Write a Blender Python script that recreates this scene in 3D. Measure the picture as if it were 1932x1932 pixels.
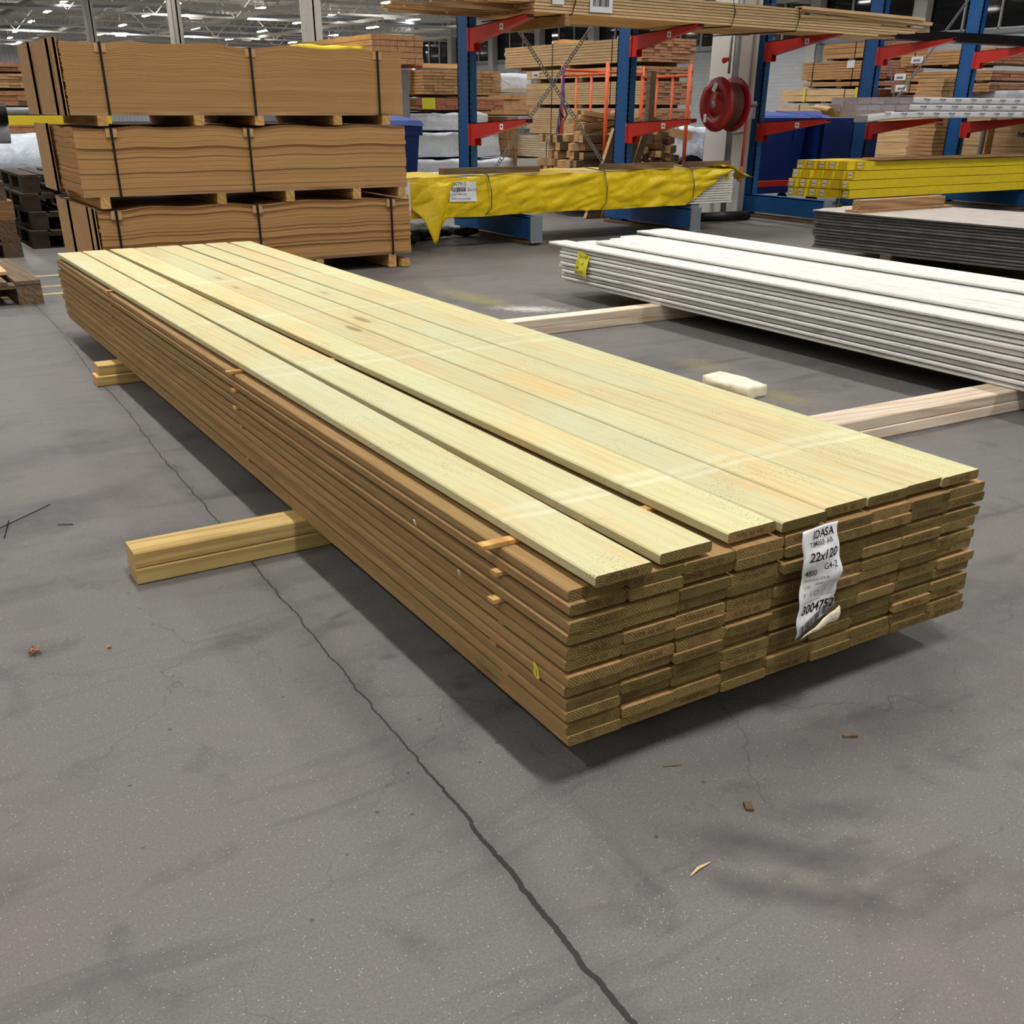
import bpy, bmesh, math, random
from mathutils import Vector, Matrix, noise

for o in list(bpy.data.objects):
    bpy.data.objects.remove(o, do_unlink=True)
S = bpy.context.scene
COL = S.collection
R = random.Random(7)

# ------------------------------------------------------------------ camera
PITCH, ROLL, YAW = 0.4671, 0.0046, 0.5507
fw = Vector((math.sin(YAW)*math.cos(PITCH), math.cos(YAW)*math.cos(PITCH), -math.sin(PITCH)))
r0 = Vector((math.cos(YAW), -math.sin(YAW), 0)); u0 = r0.cross(fw)
rr = r0*math.cos(ROLL)+u0*math.sin(ROLL); uu = -r0*math.sin(ROLL)+u0*math.cos(ROLL)
cd = bpy.data.cameras.new('camera'); cam = bpy.data.objects.new('camera', cd); COL.objects.link(cam)
M = Matrix((rr, uu, -fw)).transposed().to_4x4(); M.translation = Vector((-0.8718, -1.2379, 1.1162))
cam.matrix_world = M
cd.sensor_width = 36; cd.sensor_height = 36; cd.lens = 1901.65/1932*36; cd.shift_y = (1163.3-966)/1932
cd.clip_start = 0.05; cd.clip_end = 400
S.camera = cam
# ------------------------------------------------------------------ world, exposure
S.view_settings.view_transform = 'Standard'; S.view_settings.look = 'None'
S.view_settings.gamma = 1; S.view_settings.use_curve_mapping = False
S.view_settings.exposure = -0.1
LAMP = 34.0      # glow of every lamp diffuser
BEAM = 74.0      # watts of the downward beam of each lamp over the working area
w = bpy.data.worlds.new('night'); S.world = w; w.use_nodes = True
w.node_tree.nodes['Background'].inputs[0].default_value = (0.012, 0.014, 0.02, 1)
w.node_tree.nodes['Background'].inputs[1].default_value = 1.0
try:
    S.cycles.use_denoising = True; S.cycles.max_bounces = 6; S.cycles.diffuse_bounces = 4
    S.cycles.glossy_bounces = 3; S.cycles.sample_clamp_indirect = 6
except Exception:
    pass

# ------------------------------------------------------------------ node helpers
class NT:
    def __init__(s, name):
        s.m = bpy.data.materials.new(name); s.m.use_nodes = True
        s.t = s.m.node_tree; s.b = s.t.nodes['Principled BSDF']; s.out = s.t.nodes['Material Output']
    def n(s, typ, **kw):
        nd = s.t.nodes.new(typ)
        for k, v in kw.items():
            if k.startswith('i_'):
                key = k[2:]; key = int(key) if key.isdigit() else key.replace('_', ' ')
                if isinstance(v, bpy.types.NodeSocket): s.t.links.new(v, nd.inputs[key])
                else: nd.inputs[key].default_value = v
            else: setattr(nd, k, v)
        return nd
    def link(s, a, b): s.t.links.new(a, b)
    def math(s, op, a, b=0.0, c=None):
        nd = s.n('ShaderNodeMath', operation=op)
        for i, v in enumerate((a, b) if c is None else (a, b, c)):
            if isinstance(v, bpy.types.NodeSocket): s.link(v, nd.inputs[i])
            else: nd.inputs[i].default_value = v
        return nd.outputs[0]
    def mix(s, f, a, b, mode='MIX'):
        nd = s.n('ShaderNodeMix', data_type='RGBA', blend_type=mode)
        for i, v in ((0, f), (6, a), (7, b)):
            if isinstance(v, bpy.types.NodeSocket): s.link(v, nd.inputs[i])
            elif i == 0: nd.inputs[0].default_value = v
            else: nd.inputs[i].default_value = (*v[:3], 1)
        return nd.outputs[2]
    def ramp(s, f, stops, interp='LINEAR'):
        nd = s.n('ShaderNodeValToRGB'); s.link(f, nd.inputs[0]); cr = nd.color_ramp; cr.interpolation = interp
        while len(cr.elements) < len(stops): cr.elements.new(0.5)
        for e, (p, c) in zip(cr.elements, stops):
            e.position = p; e.color = (*c[:3], 1) if not isinstance(c, (int, float)) else (c, c, c, 1)
        return nd.outputs[0]
    def rng(s, f, a, b, c=0.0, d=1.0):
        nd = s.n('ShaderNodeMapRange'); s.link(f, nd.inputs[0])
        for i, v in enumerate((a, b, c, d)): nd.inputs[i+1].default_value = v
        return nd.outputs[0]
    def coord(s, scale=(1, 1, 1), rnd=True, kind='Object', rot=(0, 0, 0)):
        tc = s.n('ShaderNodeTexCoord'); v = tc.outputs[kind]
        if rnd:
            oi = s.n('ShaderNodeObjectInfo')
            sc = s.n('ShaderNodeVectorMath', operation='SCALE'); s.link(oi.outputs['Random'], sc.inputs['Scale']); sc.inputs[0].default_value = (7.3, 31.7, 13.1)
            ad = s.n('ShaderNodeVectorMath', operation='ADD'); s.link(v, ad.inputs[0]); s.link(sc.outputs[0], ad.inputs[1]); v = ad.outputs[0]
            s.rand = oi.outputs['Random']
        mp = s.n('ShaderNodeMapping'); s.link(v, mp.inputs[0]); mp.inputs['Scale'].default_value = scale; mp.inputs['Rotation'].default_value = rot
        return mp.outputs[0]
    def noise(s, v, scale, detail=3, rough=0.5, dist=0.0):
        nd = s.n('ShaderNodeTexNoise'); s.link(v, nd.inputs['Vector'])
        nd.inputs['Scale'].default_value = scale; nd.inputs['Detail'].default_value = detail
        nd.inputs['Roughness'].default_value = rough; nd.inputs['Distortion'].default_value = dist
        return nd.outputs[0]
    def bump(s, h, st=0.3, d=0.01):
        nd = s.n('ShaderNodeBump'); s.link(h, nd.inputs['Height']); nd.inputs['Strength'].default_value = st; nd.inputs['Distance'].default_value = d
        s.link(nd.outputs[0], s.b.inputs['Normal'])
    def done(s, col=None, rough=0.6, metal=0.0, spec=0.4):
        if col is not None:
            if isinstance(col, bpy.types.NodeSocket): s.link(col, s.b.inputs['Base Color'])
            else: s.b.inputs['Base Color'].default_value = (*col[:3], 1)
        if isinstance(rough, bpy.types.NodeSocket): s.link(rough, s.b.inputs['Roughness'])
        else: s.b.inputs['Roughness'].default_value = rough
        s.b.inputs['Metallic'].default_value = metal; s.b.inputs['Specular IOR Level'].default_value = spec
        return s.m

def lin(r, g, b):
    f = lambda c: ((c/255+0.055)/1.055)**2.4 if c > 10 else c/255/12.92
    return (f(r), f(g), f(b))

def plain(name, rgb, rough=0.5, metal=0.0, var=0.12, spec=0.4, bumpst=0.0, sc=9):
    t = NT(name); v = t.coord((1, 1, 1))
    n = t.noise(v, sc, 4)
    c = lin(*rgb)
    col = t.mix(t.rng(n, 0.3, 0.7), tuple(x*(1-var) for x in c), tuple(min(1, x*(1+var)) for x in c))
    if bumpst: t.bump(n, bumpst, 0.02)
    return t.done(col, rough, metal, spec)

# wood: grain runs along local Y unless along='X'
def wood(name, light, dark, tint=None, along='Y', knots=True, stain=0.3, rough=0.75, grain=1.0, specks=False, dens=1.0, hue=0.0, wave=0.5, bumpst=0.25, rv=0.3, bands=False):
    t = NT(name); a, b, c = lin(*light), lin(*dark), lin(*(tint or light))
    sc = (1, 0.05, 1) if along == 'Y' else (0.05, 1, 1)
    v = t.coord(sc)
    v2 = t.coord((1, 0.35, 1) if along == 'Y' else (0.35, 1, 1))
    wv = t.n('ShaderNodeTexWave', wave_type='BANDS', bands_direction='DIAGONAL'); t.link(v, wv.inputs['Vector'])
    wv.inputs['Scale'].default_value = 13*dens; wv.inputs['Distortion'].default_value = 9; wv.inputs['Detail'].default_value = 3; wv.inputs['Detail Scale'].default_value = 1.6
    fine = t.noise(v, 160*dens, 4, 0.6)
    patch = t.noise(v2, 3.2, 4, 0.6, 0.4)
    f = t.math('MULTIPLY', t.math('ADD', t.math('MULTIPLY', wv.outputs[0], wave), t.math('MULTIPLY', fine, 1.1-wave)), grain)
    col = t.mix(t.rng(f, 0.2, 0.95), a, b)
    col = t.mix(t.math('MULTIPLY', t.rng(patch, 0.42, 0.68), stain), col, c)
    if knots:
        vk = t.coord((5.2, 1.2, 2.0) if along == 'Y' else (1.2, 5.2, 2.0))
        vo = t.n('ShaderNodeTexVoronoi', feature='F1'); t.link(vk, vo.inputs['Vector']); vo.inputs['Scale'].default_value = 1.0
        d = t.math('ADD', vo.outputs['Distance'], t.math('MULTIPLY', fine, 0.03))
        k = t.rng(d, 0.075, 0.115, 1.0, 0.0)
        halo = t.rng(d, 0.08, 0.24, 0.3, 0.0)
        col = t.mix(halo, col, b)
        col = t.mix(t.math('MULTIPLY', k, 0.75), col, tuple(x*0.45 for x in b))
    if specks:
        vs = t.coord((1, 0.8, 1)); vo2 = t.n('ShaderNodeTexVoronoi', feature='F1'); t.link(vs, vo2.inputs['Vector']); vo2.inputs['Scale'].default_value = 150
        dens_n = t.noise(vs, 7, 3)
        sp = t.math('MULTIPLY', t.rng(vo2.outputs['Distance'], 0.2, 0.28, 1, 0), t.rng(dens_n, 0.5, 0.62))
        col = t.mix(t.math('MULTIPLY', sp, 0.6), col, lin(120, 92, 40))
    if bands:
        tc = t.n('ShaderNodeTexCoord'); sy = t.n('ShaderNodeSeparateXYZ'); t.link(tc.outputs['Object'], sy.inputs[0])
        yy = t.math('ADD', sy.outputs[1], t.math('MULTIPLY', t.math('SUBTRACT', patch, 0.5), 0.1))
        for (yc, wd, st) in ((0.30, 0.010, 0.5), (0.345, 0.016, 0.35), (1.62, 0.02, 0.4), (1.72, 0.012, 0.3), (2.5, 0.02, 0.3), (3.4, 0.03, 0.35)):
            dd = t.math('ABSOLUTE', t.math('SUBTRACT', yy, yc)); col = t.mix(t.rng(dd, wd*0.5, wd*1.4, st, 0.0), col, lin(208, 210, 186))
        ob = t.noise(t.coord((1, 0.16, 1)), 9, 3, 0.5); col = t.mix(t.math('MULTIPLY', t.rng(ob, 0.56, 0.72), 0.55), col, lin(208, 176, 118))
    rvn = rv
    rv = t.n('ShaderNodeHueSaturation'); t.link(t.math('MULTIPLY_ADD', t.rand, rvn, 1-rvn*0.48), rv.inputs['Value']); t.link(col, rv.inputs['Color'])
    if hue: t.link(t.math('MULTIPLY_ADD', t.rand, hue, 0.5-hue*0.45), rv.inputs['Hue'])
    t.bump(f, bumpst, 0.002)
    return t.done(rv.outputs[0], rough, 0, 0.25)

def endgrain(name, light, dark, vary=0.5, value=0.7, plane='XZ'):
    t = NT(name); v = t.coord((1, 1, 1), rnd=False)
    oi = t.n('ShaderNodeObjectInfo')
    sc = t.n('ShaderNodeVectorMath', operation='SCALE'); t.link(t.math('SUBTRACT', oi.outputs['Random'], 0.5), sc.inputs['Scale']); sc.inputs[0].default_value = (0.22, 0.0, 0.1)
    ad = t.n('ShaderNodeVectorMath', operation='ADD'); t.link(v, ad.inputs[0]); t.link(sc.outputs[0], ad.inputs[1])
    ad2 = t.n('ShaderNodeVectorMath', operation='ADD'); t.link(ad.outputs[0], ad2.inputs[0]); ad2.inputs[1].default_value = (0, 0, 0.05)
    mp = t.n('ShaderNodeMapping'); t.link(ad2.outputs[0], mp.inputs[0]); mp.inputs['Scale'].default_value = (1, 0, 1)
    wv = t.n('ShaderNodeTexWave', wave_type='RINGS', rings_direction='SPHERICAL'); t.link(mp.outputs[0], wv.inputs['Vector'])
    wv.inputs['Scale'].default_value = 62; wv.inputs['Distortion'].default_value = 2.2; wv.inputs['Detail'].default_value = 2; wv.inputs['Detail Scale'].default_value = 1.2
    g = t.noise(t.coord((1, 1, 1)), 260, 4, 0.75)
    p = t.noise(t.coord((1, 1, 1)), 18, 3, 0.6)
    f = t.math('ADD', t.math('MULTIPLY', wv.outputs[0], 0.28), t.math('MULTIPLY', g, 0.95))
    col = t.mix(t.rng(f, 0.3, 0.95), lin(*light), lin(*dark))
    col = t.mix(t.math('MULTIPLY', t.rng(p, 0.5, 0.7), 0.45), col, tuple(x*0.5 for x in lin(*dark)))
    rv = t.n('ShaderNodeHueSaturation'); t.link(t.math('MULTIPLY_ADD', t.rand, vary, value), rv.inputs['Value']); t.link(col, rv.inputs['Color'])
    t.link(t.math('MULTIPLY_ADD', t.rand, -0.022, 0.506), rv.inputs['Hue'])
    t.bump(f, 0.5, 0.002)
    return t.done(rv.outputs[0], 0.85, 0, 0.15)

MT = {}
MT['top'] = wood('treated_top', (205, 195, 153), (182, 165, 120), (190, 195, 160), stain=0.8, specks=True, grain=1.0, knots=True, hue=0.012, dens=1.5, wave=0.28, rv=0.1, bands=True, bumpst=0.15)
MT['side'] = wood('treated_side', (166, 132, 88), (122, 92, 56), (146, 124, 78), stain=0.6, grain=1.0, dens=1.7, wave=0.2, bumpst=0.08, rv=0.34)
MT['end'] = endgrain('treated_end', (150, 132, 80), (78, 62, 32), 0.6, 0.6)
MT['bearer'] = wood('bearer_treated', (204, 176, 116), (164, 132, 78), (190, 168, 108), along='X', stain=0.5)
MT['pine'] = wood('pine', (222, 196, 152), (190, 150, 102), (206, 170, 118), stain=0.35)
MT['pineX'] = wood('pine_crosswise', (222, 196, 152), (196, 160, 112), (206, 170, 118), along='X', stain=0.35, wave=0.2, dens=1.6, bumpst=0.1)
MT['whitewoodX'] = wood('pale_bearer', (232, 216, 196), (200, 174, 148), (205, 196, 186), along='X', stain=0.6)
MT['pinkX'] = wood('pallet_wood', (176, 140, 100), (120, 90, 60), (120, 100, 78), along='X', stain=0.5)
MT['blockX'] = wood('orange_block', (206, 166, 104), (160, 116, 62), None, along='Y', stain=0.2, knots=False)
MT['old'] = wood('old_wood', (128, 106, 84), (84, 66, 50), (96, 84, 70), along='Y', stain=0.7)
MT['oldX'] = wood('old_wood_crosswise', (128, 106, 84), (84, 66, 50), (96, 84, 70), along='X', stain=0.7)
MT['darkpal'] = plain('dark_pallet_wood', (62, 54, 44), 0.85, var=0.3)
MT['pine_end'] = endgrain('pine_end', (222, 190, 140), (170, 126, 82), 0.3, 0.82)
MT['pink_end'] = endgrain('reddish_end', (204, 156, 124), (142, 92, 68), 0.4, 0.8)
MT['steelblue'] = plain('blue_paint', (16, 80, 140), 0.42, var=0.08, spec=0.5)
MT['red'] = plain('red_paint', (186, 38, 28), 0.4, var=0.08, spec=0.5)
MT['reddark'] = plain('hose_red', (140, 14, 28), 0.3, var=0.08, spec=0.5)
MT['orange'] = plain('orange_paint', (206, 84, 34), 0.45, var=0.12)
MT['galv'] = plain('galvanised', (150, 156, 162), 0.42, 0.6, var=0.1)
MT['strapsteel'] = plain('black_strap', (20, 20, 24), 0.4, 0.1, var=0.2)
MT['black'] = plain('black_plastic', (18, 18, 20), 0.4, var=0.2)
MT['green'] = plain('green_strap', (24, 84, 66), 0.5)
MT['paper'] = plain('label_paper', (232, 233, 238), 0.55, var=0.03)
MT['ink'] = plain('ink', (22, 22, 24), 0.7, var=0.05)
MT['stampink'] = plain('stamp_ink', (92, 56, 34), 0.8, var=0.25, sc=90)
MT['noteyellow'] = plain('note_yellow', (222, 214, 66), 0.6, var=0.06)
MT['cream'] = plain('cream_wrap', (226, 216, 196), 0.7, var=0.1, bumpst=0.4, sc=30)
MT['kraft'] = plain('kraft_board', (186, 148, 104), 0.8, var=0.06, sc=4)
MT['blueplastic'] = plain('blue_plastic', (14, 48, 122), 0.45, var=0.15, sc=2)
MT['white'] = plain('white_paint', (214, 212, 208), 0.6, var=0.03, sc=2)
MT['rafter'] = plain('truss_paint', (232, 228, 218), 0.6, var=0.02, sc=1)
MT['ceil'] = plain('ceiling_panel', (226, 221, 212), 1.0, var=0.03, sc=0.6, spec=0.0)
MT['hosebrown'] = plain('hose_rubber', (92, 50, 44), 0.5, var=0.1)
MT['purple'] = plain('purple_webbing', (92, 72, 120), 0.7, var=0.2, sc=30)
MT['redtag'] = plain('red_web', (160, 30, 40), 0.6)
MT['leaf'] = plain('dry_leaf', (150, 112, 82), 0.8, var=0.3, sc=60)
MT['moss'] = plain('dark_bags', (52, 54, 44), 0.7, var=0.5, sc=14)

# white primed boards
t = NT('primed_white'); v = t.coord((1, 0.25, 1)); n = t.noise(v, 22, 5, 0.65); n2 = t.noise(v, 4, 3)
col = t.mix(t.rng(n, 0.56, 0.74), lin(226, 226, 220), lin(176, 176, 168)); col = t.mix(t.math('MULTIPLY', t.rng(n2, 0.5, 0.7), 0.3), col, lin(198, 198, 192))
rv = t.n('ShaderNodeHueSaturation'); t.link(t.math('MULTIPLY_ADD', t.rand, 0.12, 0.93), rv.inputs['Value']); t.link(col, rv.inputs['Color'])
MT['primed'] = t.done(rv.outputs[0], 0.55)
# dark painted boards
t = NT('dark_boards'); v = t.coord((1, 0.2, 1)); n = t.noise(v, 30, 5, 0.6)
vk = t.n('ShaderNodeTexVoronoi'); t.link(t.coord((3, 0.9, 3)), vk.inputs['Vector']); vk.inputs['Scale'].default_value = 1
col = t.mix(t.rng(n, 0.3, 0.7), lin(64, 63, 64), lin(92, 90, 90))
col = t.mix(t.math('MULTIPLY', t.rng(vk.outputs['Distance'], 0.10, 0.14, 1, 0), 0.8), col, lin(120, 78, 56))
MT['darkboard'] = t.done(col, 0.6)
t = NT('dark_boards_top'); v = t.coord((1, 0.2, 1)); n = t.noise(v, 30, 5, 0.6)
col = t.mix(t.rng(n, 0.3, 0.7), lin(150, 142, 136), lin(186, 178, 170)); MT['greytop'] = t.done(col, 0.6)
# layered hardboard edge: fine horizontal sheet lines
t = NT('hardboard_edge'); at = t.n('ShaderNodeAttribute', attribute_name='lay'); tc = t.n('ShaderNodeTexCoord'); sx = t.n('ShaderNodeSeparateXYZ'); t.link(tc.outputs['Object'], sx.inputs[0])
cbn = t.n('ShaderNodeCombineXYZ'); t.link(t.math('MULTIPLY', sx.outputs[0], 0.004), cbn.inputs[0]); t.link(t.math('MULTIPLY', sx.outputs[1], 0.004), cbn.inputs[1]); t.link(at.outputs['Fac'], cbn.inputs[2]); v = cbn.outputs[0]
n = t.noise(v, 300, 2, 0.6); n2 = t.noise(v, 60, 2); g = t.noise(t.coord((1, 1, 1)), 240, 3, 0.7)
f = t.math('ADD', t.math('MULTIPLY', n, 0.6), t.math('ADD', t.math('MULTIPLY', n2, 0.3), t.math('MULTIPLY', g, 0.25)))
col = t.mix(t.rng(f, 0.38, 0.78), lin(150, 112, 70), lin(200, 156, 106))
t.bump(f, 0.2, 0.003); MT['hardboard'] = t.done(col, 0.85, 0, 0.15)
# wrapping films
def film(name, rgb, rough, var=0.1, st=0.3, dirt=None):
    t = NT(name); v = t.coord((1, 1, 1)); n = t.noise(v, 7, 5, 0.6, 1.5); c = lin(*rgb)
    col = t.mix(t.rng(n, 0.35, 0.7), tuple(x*(1-var) for x in c), c)
    if dirt:
        d = t.noise(v, 3, 6, 0.7, 0.6); col = t.mix(t.math('MULTIPLY', t.rng(d, 0.56, 0.75), 0.45), col, lin(*dirt))
    t.bump(n, st, 0.03)
    return t.done(col, rough, 0, 0.5)
MT['yellow'] = film('yellow_film', (238, 204, 16), 0.33, 0.12, 0.5, dirt=(120, 100, 20))
MT['yellow2'] = film('yellow_wrap', (232, 204, 34), 0.42, 0.1, 0.2)
MT['yellowblot'] = film('clear_yellow_film', (214, 206, 60), 0.35)
MT['whitefilm'] = film('white_film', (212, 220, 230), 0.34, 0.15, 0.5)
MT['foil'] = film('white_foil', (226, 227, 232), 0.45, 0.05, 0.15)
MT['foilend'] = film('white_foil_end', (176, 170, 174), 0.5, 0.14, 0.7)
MT['silver'] = film('silver_film', (196, 206, 220), 0.3, 0.2, 0.5)

# lumber pack faces (background): board courses in a shader, object coords (Y long, Z up)
def packside(name, light, dark, course=0.03, along='Y'):
    t = NT(name); tc = t.n('ShaderNodeTexCoord'); sp = t.n('ShaderNodeSeparateXYZ'); t.link(tc.outputs['Object'], sp.inputs[0])
    oi = t.n('ShaderNodeObjectInfo')
    z = t.math('DIVIDE', sp.outputs[2], course); fr = t.math('FRACT', z); fl = t.math('FLOOR', z)
    wn = t.n('ShaderNodeTexWhiteNoise', noise_dimensions='2D'); cb = t.n('ShaderNodeCombineXYZ'); t.link(fl, cb.inputs[0]); t.link(oi.outputs['Random'], cb.inputs[1]); t.link(cb.outputs[0], wn.inputs['Vector'])
    v = t.coord((1, 0.06, 1) if along == 'Y' else (0.06, 1, 1)); n = t.noise(v, 60, 4, 0.6)
    col = t.mix(t.rng(n, 0.3, 0.75), lin(*light), lin(*dark))
    gap = t.math('MULTIPLY', t.rng(fr, 0.0, 0.12, 1, 0), t.math('MULTIPLY_ADD', wn.outputs[0], 0.6, 0.15))
    vk = t.n('ShaderNodeTexVoronoi'); t.link(t.coord((3, 1.6, 9) if along == 'Y' else (1.6, 3, 9)), vk.inputs['Vector']); vk.inputs['Scale'].default_value = 2.2
    col = t.mix(t.math('MULTIPLY', t.rng(vk.outputs['Distance'], 0.07, 0.11, 1, 0), 0.6), col, lin(120, 84, 52))
    col = t.mix(gap, col, lin(70, 52, 36))
    hv = t.n('ShaderNodeHueSaturation'); t.link(col, hv.inputs['Color']); t.link(t.math('MULTIPLY_ADD', wn.outputs[0], 0.16, 0.9), hv.inputs['Value'])
    return t.done(hv.outputs[0], 0.8, 0, 0.2)
MT['pack'] = packside('pine_pack_side', (232, 204, 160), (206, 168, 118))
MT['packpale'] = packside('pale_pack_side', (236, 220, 190), (206, 180, 142), 0.045)
MT['packred'] = packside('reddish_pack_side', (196, 146, 104), (142, 94, 62), 0.04, 'X')
MT['packbrown'] = packside('brown_pack_side', (206, 166, 118), (164, 118, 74), 0.05)

# floor
t = NT('concrete_floor'); tc = t.n('ShaderNodeTexCoord'); V = tc.outputs['Object']
def mp(sc, loc=(0, 0, 0)):
    m = t.n('ShaderNodeMapping'); t.link(V, m.inputs[0]); m.inputs['Scale'].default_value = sc; m.inputs['Location'].default_value = loc; return m.outputs[0]
big = t.noise(mp((1, 1, 1)), 0.9, 5, 0.6, 0.6); mid = t.noise(mp((1, 1, 1), (4, 2, 0)), 4.5, 5, 0.6, 0.5); fine = t.noise(mp((1, 1, 1)), 210, 3, 0.7)
streak = t.noise(mp((0.8, 3.2, 1), (1, 5, 0)), 2.4, 5, 0.6, 0.8)
grit = t.noise(mp((1, 1, 1)), 520, 2, 0.8)
col = t.mix(t.rng(t.math('ADD', t.math('MULTIPLY', fine, 0.5), t.math('MULTIPLY', grit, 0.5)), 0.3, 0.7), lin(74, 73, 72), lin(121, 119, 118))
brk = t.noise(mp((1, 1, 1), (2, 7, 0)), 24, 5, 0.7)
col = t.mix(t.math('MULTIPLY', t.rng(big, 0.45, 0.7), 0.35), col, lin(108, 99, 94))
col = t.mix(t.math('MULTIPLY', t.rng(streak, 0.52, 0.74), 0.62), col, lin(62, 60, 62))
col = t.mix(t.math('MULTIPLY', t.rng(mid, 0.56, 0.76), t.rng(brk, 0.35, 0.6, 0.25, 0.8)), col, lin(56, 54, 56))
tan = t.noise(mp((1, 1, 1), (9, 9, 0)), 3.0, 4, 0.6); col = t.mix(t.math('MULTIPLY', t.rng(tan, 0.6, 0.8), 0.3), col, lin(128, 112, 100))
vo = t.n('ShaderNodeTexVoronoi'); t.link(mp((1, 1, 1)), vo.inputs['Vector']); vo.inputs['Scale'].default_value = 230
wnn = t.n('ShaderNodeSeparateColor'); t.link(vo.outputs['Color'], wnn.inputs[0])
spk = t.math('MULTIPLY', t.rng(t.math('DIVIDE', vo.outputs['Distance'], t.math('MULTIPLY_ADD', wnn.outputs[1], 1.0, 0.35)), 0.13, 0.22, 1, 0), t.math('GREATER_THAN', wnn.outputs[0], 0.76))
col = t.mix(t.math('MULTIPLY', spk, 0.85), col, lin(192, 188, 180))
vo3 = t.n('ShaderNodeTexVoronoi'); t.link(mp((1, 1, 1), (3, 3, 0)), vo3.inputs['Vector']); vo3.inputs['Scale'].default_value = 26
w3 = t.n('ShaderNodeSeparateColor'); t.link(vo3.outputs['Color'], w3.inputs[0])
col = t.mix(t.math('MULTIPLY', t.math('MULTIPLY', t.rng(t.math('ADD', vo3.outputs['Distance'], t.math('MULTIPLY', mid, 0.12)), 0.14, 0.2, 1, 0), t.math('GREATER_THAN', w3.outputs[1], 0.9)), 0.7), col, lin(48, 44, 44))
for (sx_, sy_, rx_, ry_, an_, st_) in ((0.22, -0.33, 0.14, 0.05, -0.9, 0.8), (0.16, -0.42, 0.13, 0.035, -0.75, 0.8), (0.36, -0.30, 0.12, 0.04, -0.5, 0.6), (0.30, -0.40, 0.10, 0.04, -0.7, 0.6), (0.62, -0.16, 0.30, 0.07, -0.2, 0.4), (1.3, 0.05, 0.5, 0.2, 0.2, 0.5), (-0.62, 1.95, 0.35, 0.13, 0.3, 0.7), (-0.5, 2.6, 0.5, 0.12, 0.3, 0.5), (-0.42, 1.62, 0.22, 0.07, 0.2, 0.5), (-0.72, 1.42, 0.2, 0.06, 0.1, 0.45), (-0.33, 0.88, 0.16, 0.04, 0.2, 0.5), (-0.22, 0.35, 0.05, 0.4, 0.0, 0.4), (-0.06, 0.62, 0.03, 0.02, 0, 0.9), (0.02, 0.42, 0.022, 0.02, 0, 0.8), (-0.08, 0.87, 0.05, 0.015, 0.3, 0.8), (2.1, 2.6, 0.6, 0.25, 0.3, 0.5), (0.6, 4.9, 1.5, 0.3, 0, 0.3)):
    m_ = t.n('ShaderNodeMapping', vector_type='TEXTURE'); t.link(V, m_.inputs[0]); m_.inputs['Location'].default_value = (sx_, sy_, 0); m_.inputs['Rotation'].default_value = (0, 0, an_); m_.inputs['Scale'].default_value = (rx_, ry_, 1)
    ln = t.n('ShaderNodeVectorMath', operation='LENGTH'); t.link(m_.outputs[0], ln.inputs[0])
    ff = t.rng(t.math('ADD', ln.outputs['Value'], t.math('ADD', t.math('MULTIPLY', t.math('SUBTRACT', mid, 0.5), 3.0), t.math('MULTIPLY', t.math('SUBTRACT', brk, 0.5), 1.6))), 0.35, 1.25, st_, 0.0)
    col = t.mix(t.math('MULTIPLY', ff, t.rng(brk, 0.3, 0.62, 0.35, 1.0)), col, lin(60, 58, 60))
for (sx_, sy_, rx_, ry_, an_, st_, cc_) in ((2.6, 4.22, 0.22, 0.10, -0.7, 0.8, (206, 202, 196)), (2.5, 4.75, 0.12, 0.5, 0.05, 0.45, (150, 140, 60)), (2.5, 2.5, 0.12, 0.16, 0, 0.4, (140, 132, 70)), (2.4, 1.85, 0.1, 0.2, 0, 0.4, (140, 132, 70))):
    m_ = t.n('ShaderNodeMapping', vector_type='TEXTURE'); t.link(V, m_.inputs[0]); m_.inputs['Location'].default_value = (sx_, sy_, 0); m_.inputs['Rotation'].default_value = (0, 0, an_); m_.inputs['Scale'].default_value = (rx_, ry_, 1)
    ln = t.n('ShaderNodeVectorMath', operation='LENGTH'); t.link(m_.outputs[0], ln.inputs[0])
    ff = t.rng(t.math('ADD', ln.outputs['Value'], t.math('MULTIPLY', t.math('SUBTRACT', brk, 0.5), 3.0)), 0.2, 1.2, st_, 0.0)
    col = t.mix(ff, col, lin(*cc_))
# fine cracks
nzv = t.n('ShaderNodeTexNoise'); t.link(V, nzv.inputs['Vector']); nzv.inputs['Scale'].default_value = 6; nzv.inputs['Detail'].default_value = 5
vm = t.n('ShaderNodeVectorMath', operation='MULTIPLY_ADD'); t.link(nzv.outputs['Color'], vm.inputs[0]); vm.inputs[1].default_value = (0.22, 0.22, 0); t.link(V, vm.inputs[2])
ve = t.n('ShaderNodeTexVoronoi', feature='DISTANCE_TO_EDGE'); t.link(vm.outputs[0], ve.inputs['Vector']); ve.inputs['Scale'].default_value = 1.6
ck = t.math('MULTIPLY', t.rng(ve.outputs['Distance'], 0.0, 0.0035, 1, 0), t.rng(big, 0.42, 0.6, 0.65, 0.0))
col = t.mix(t.math('MULTIPLY', ck, 0.7), col, lin(40, 38, 38))
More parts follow.
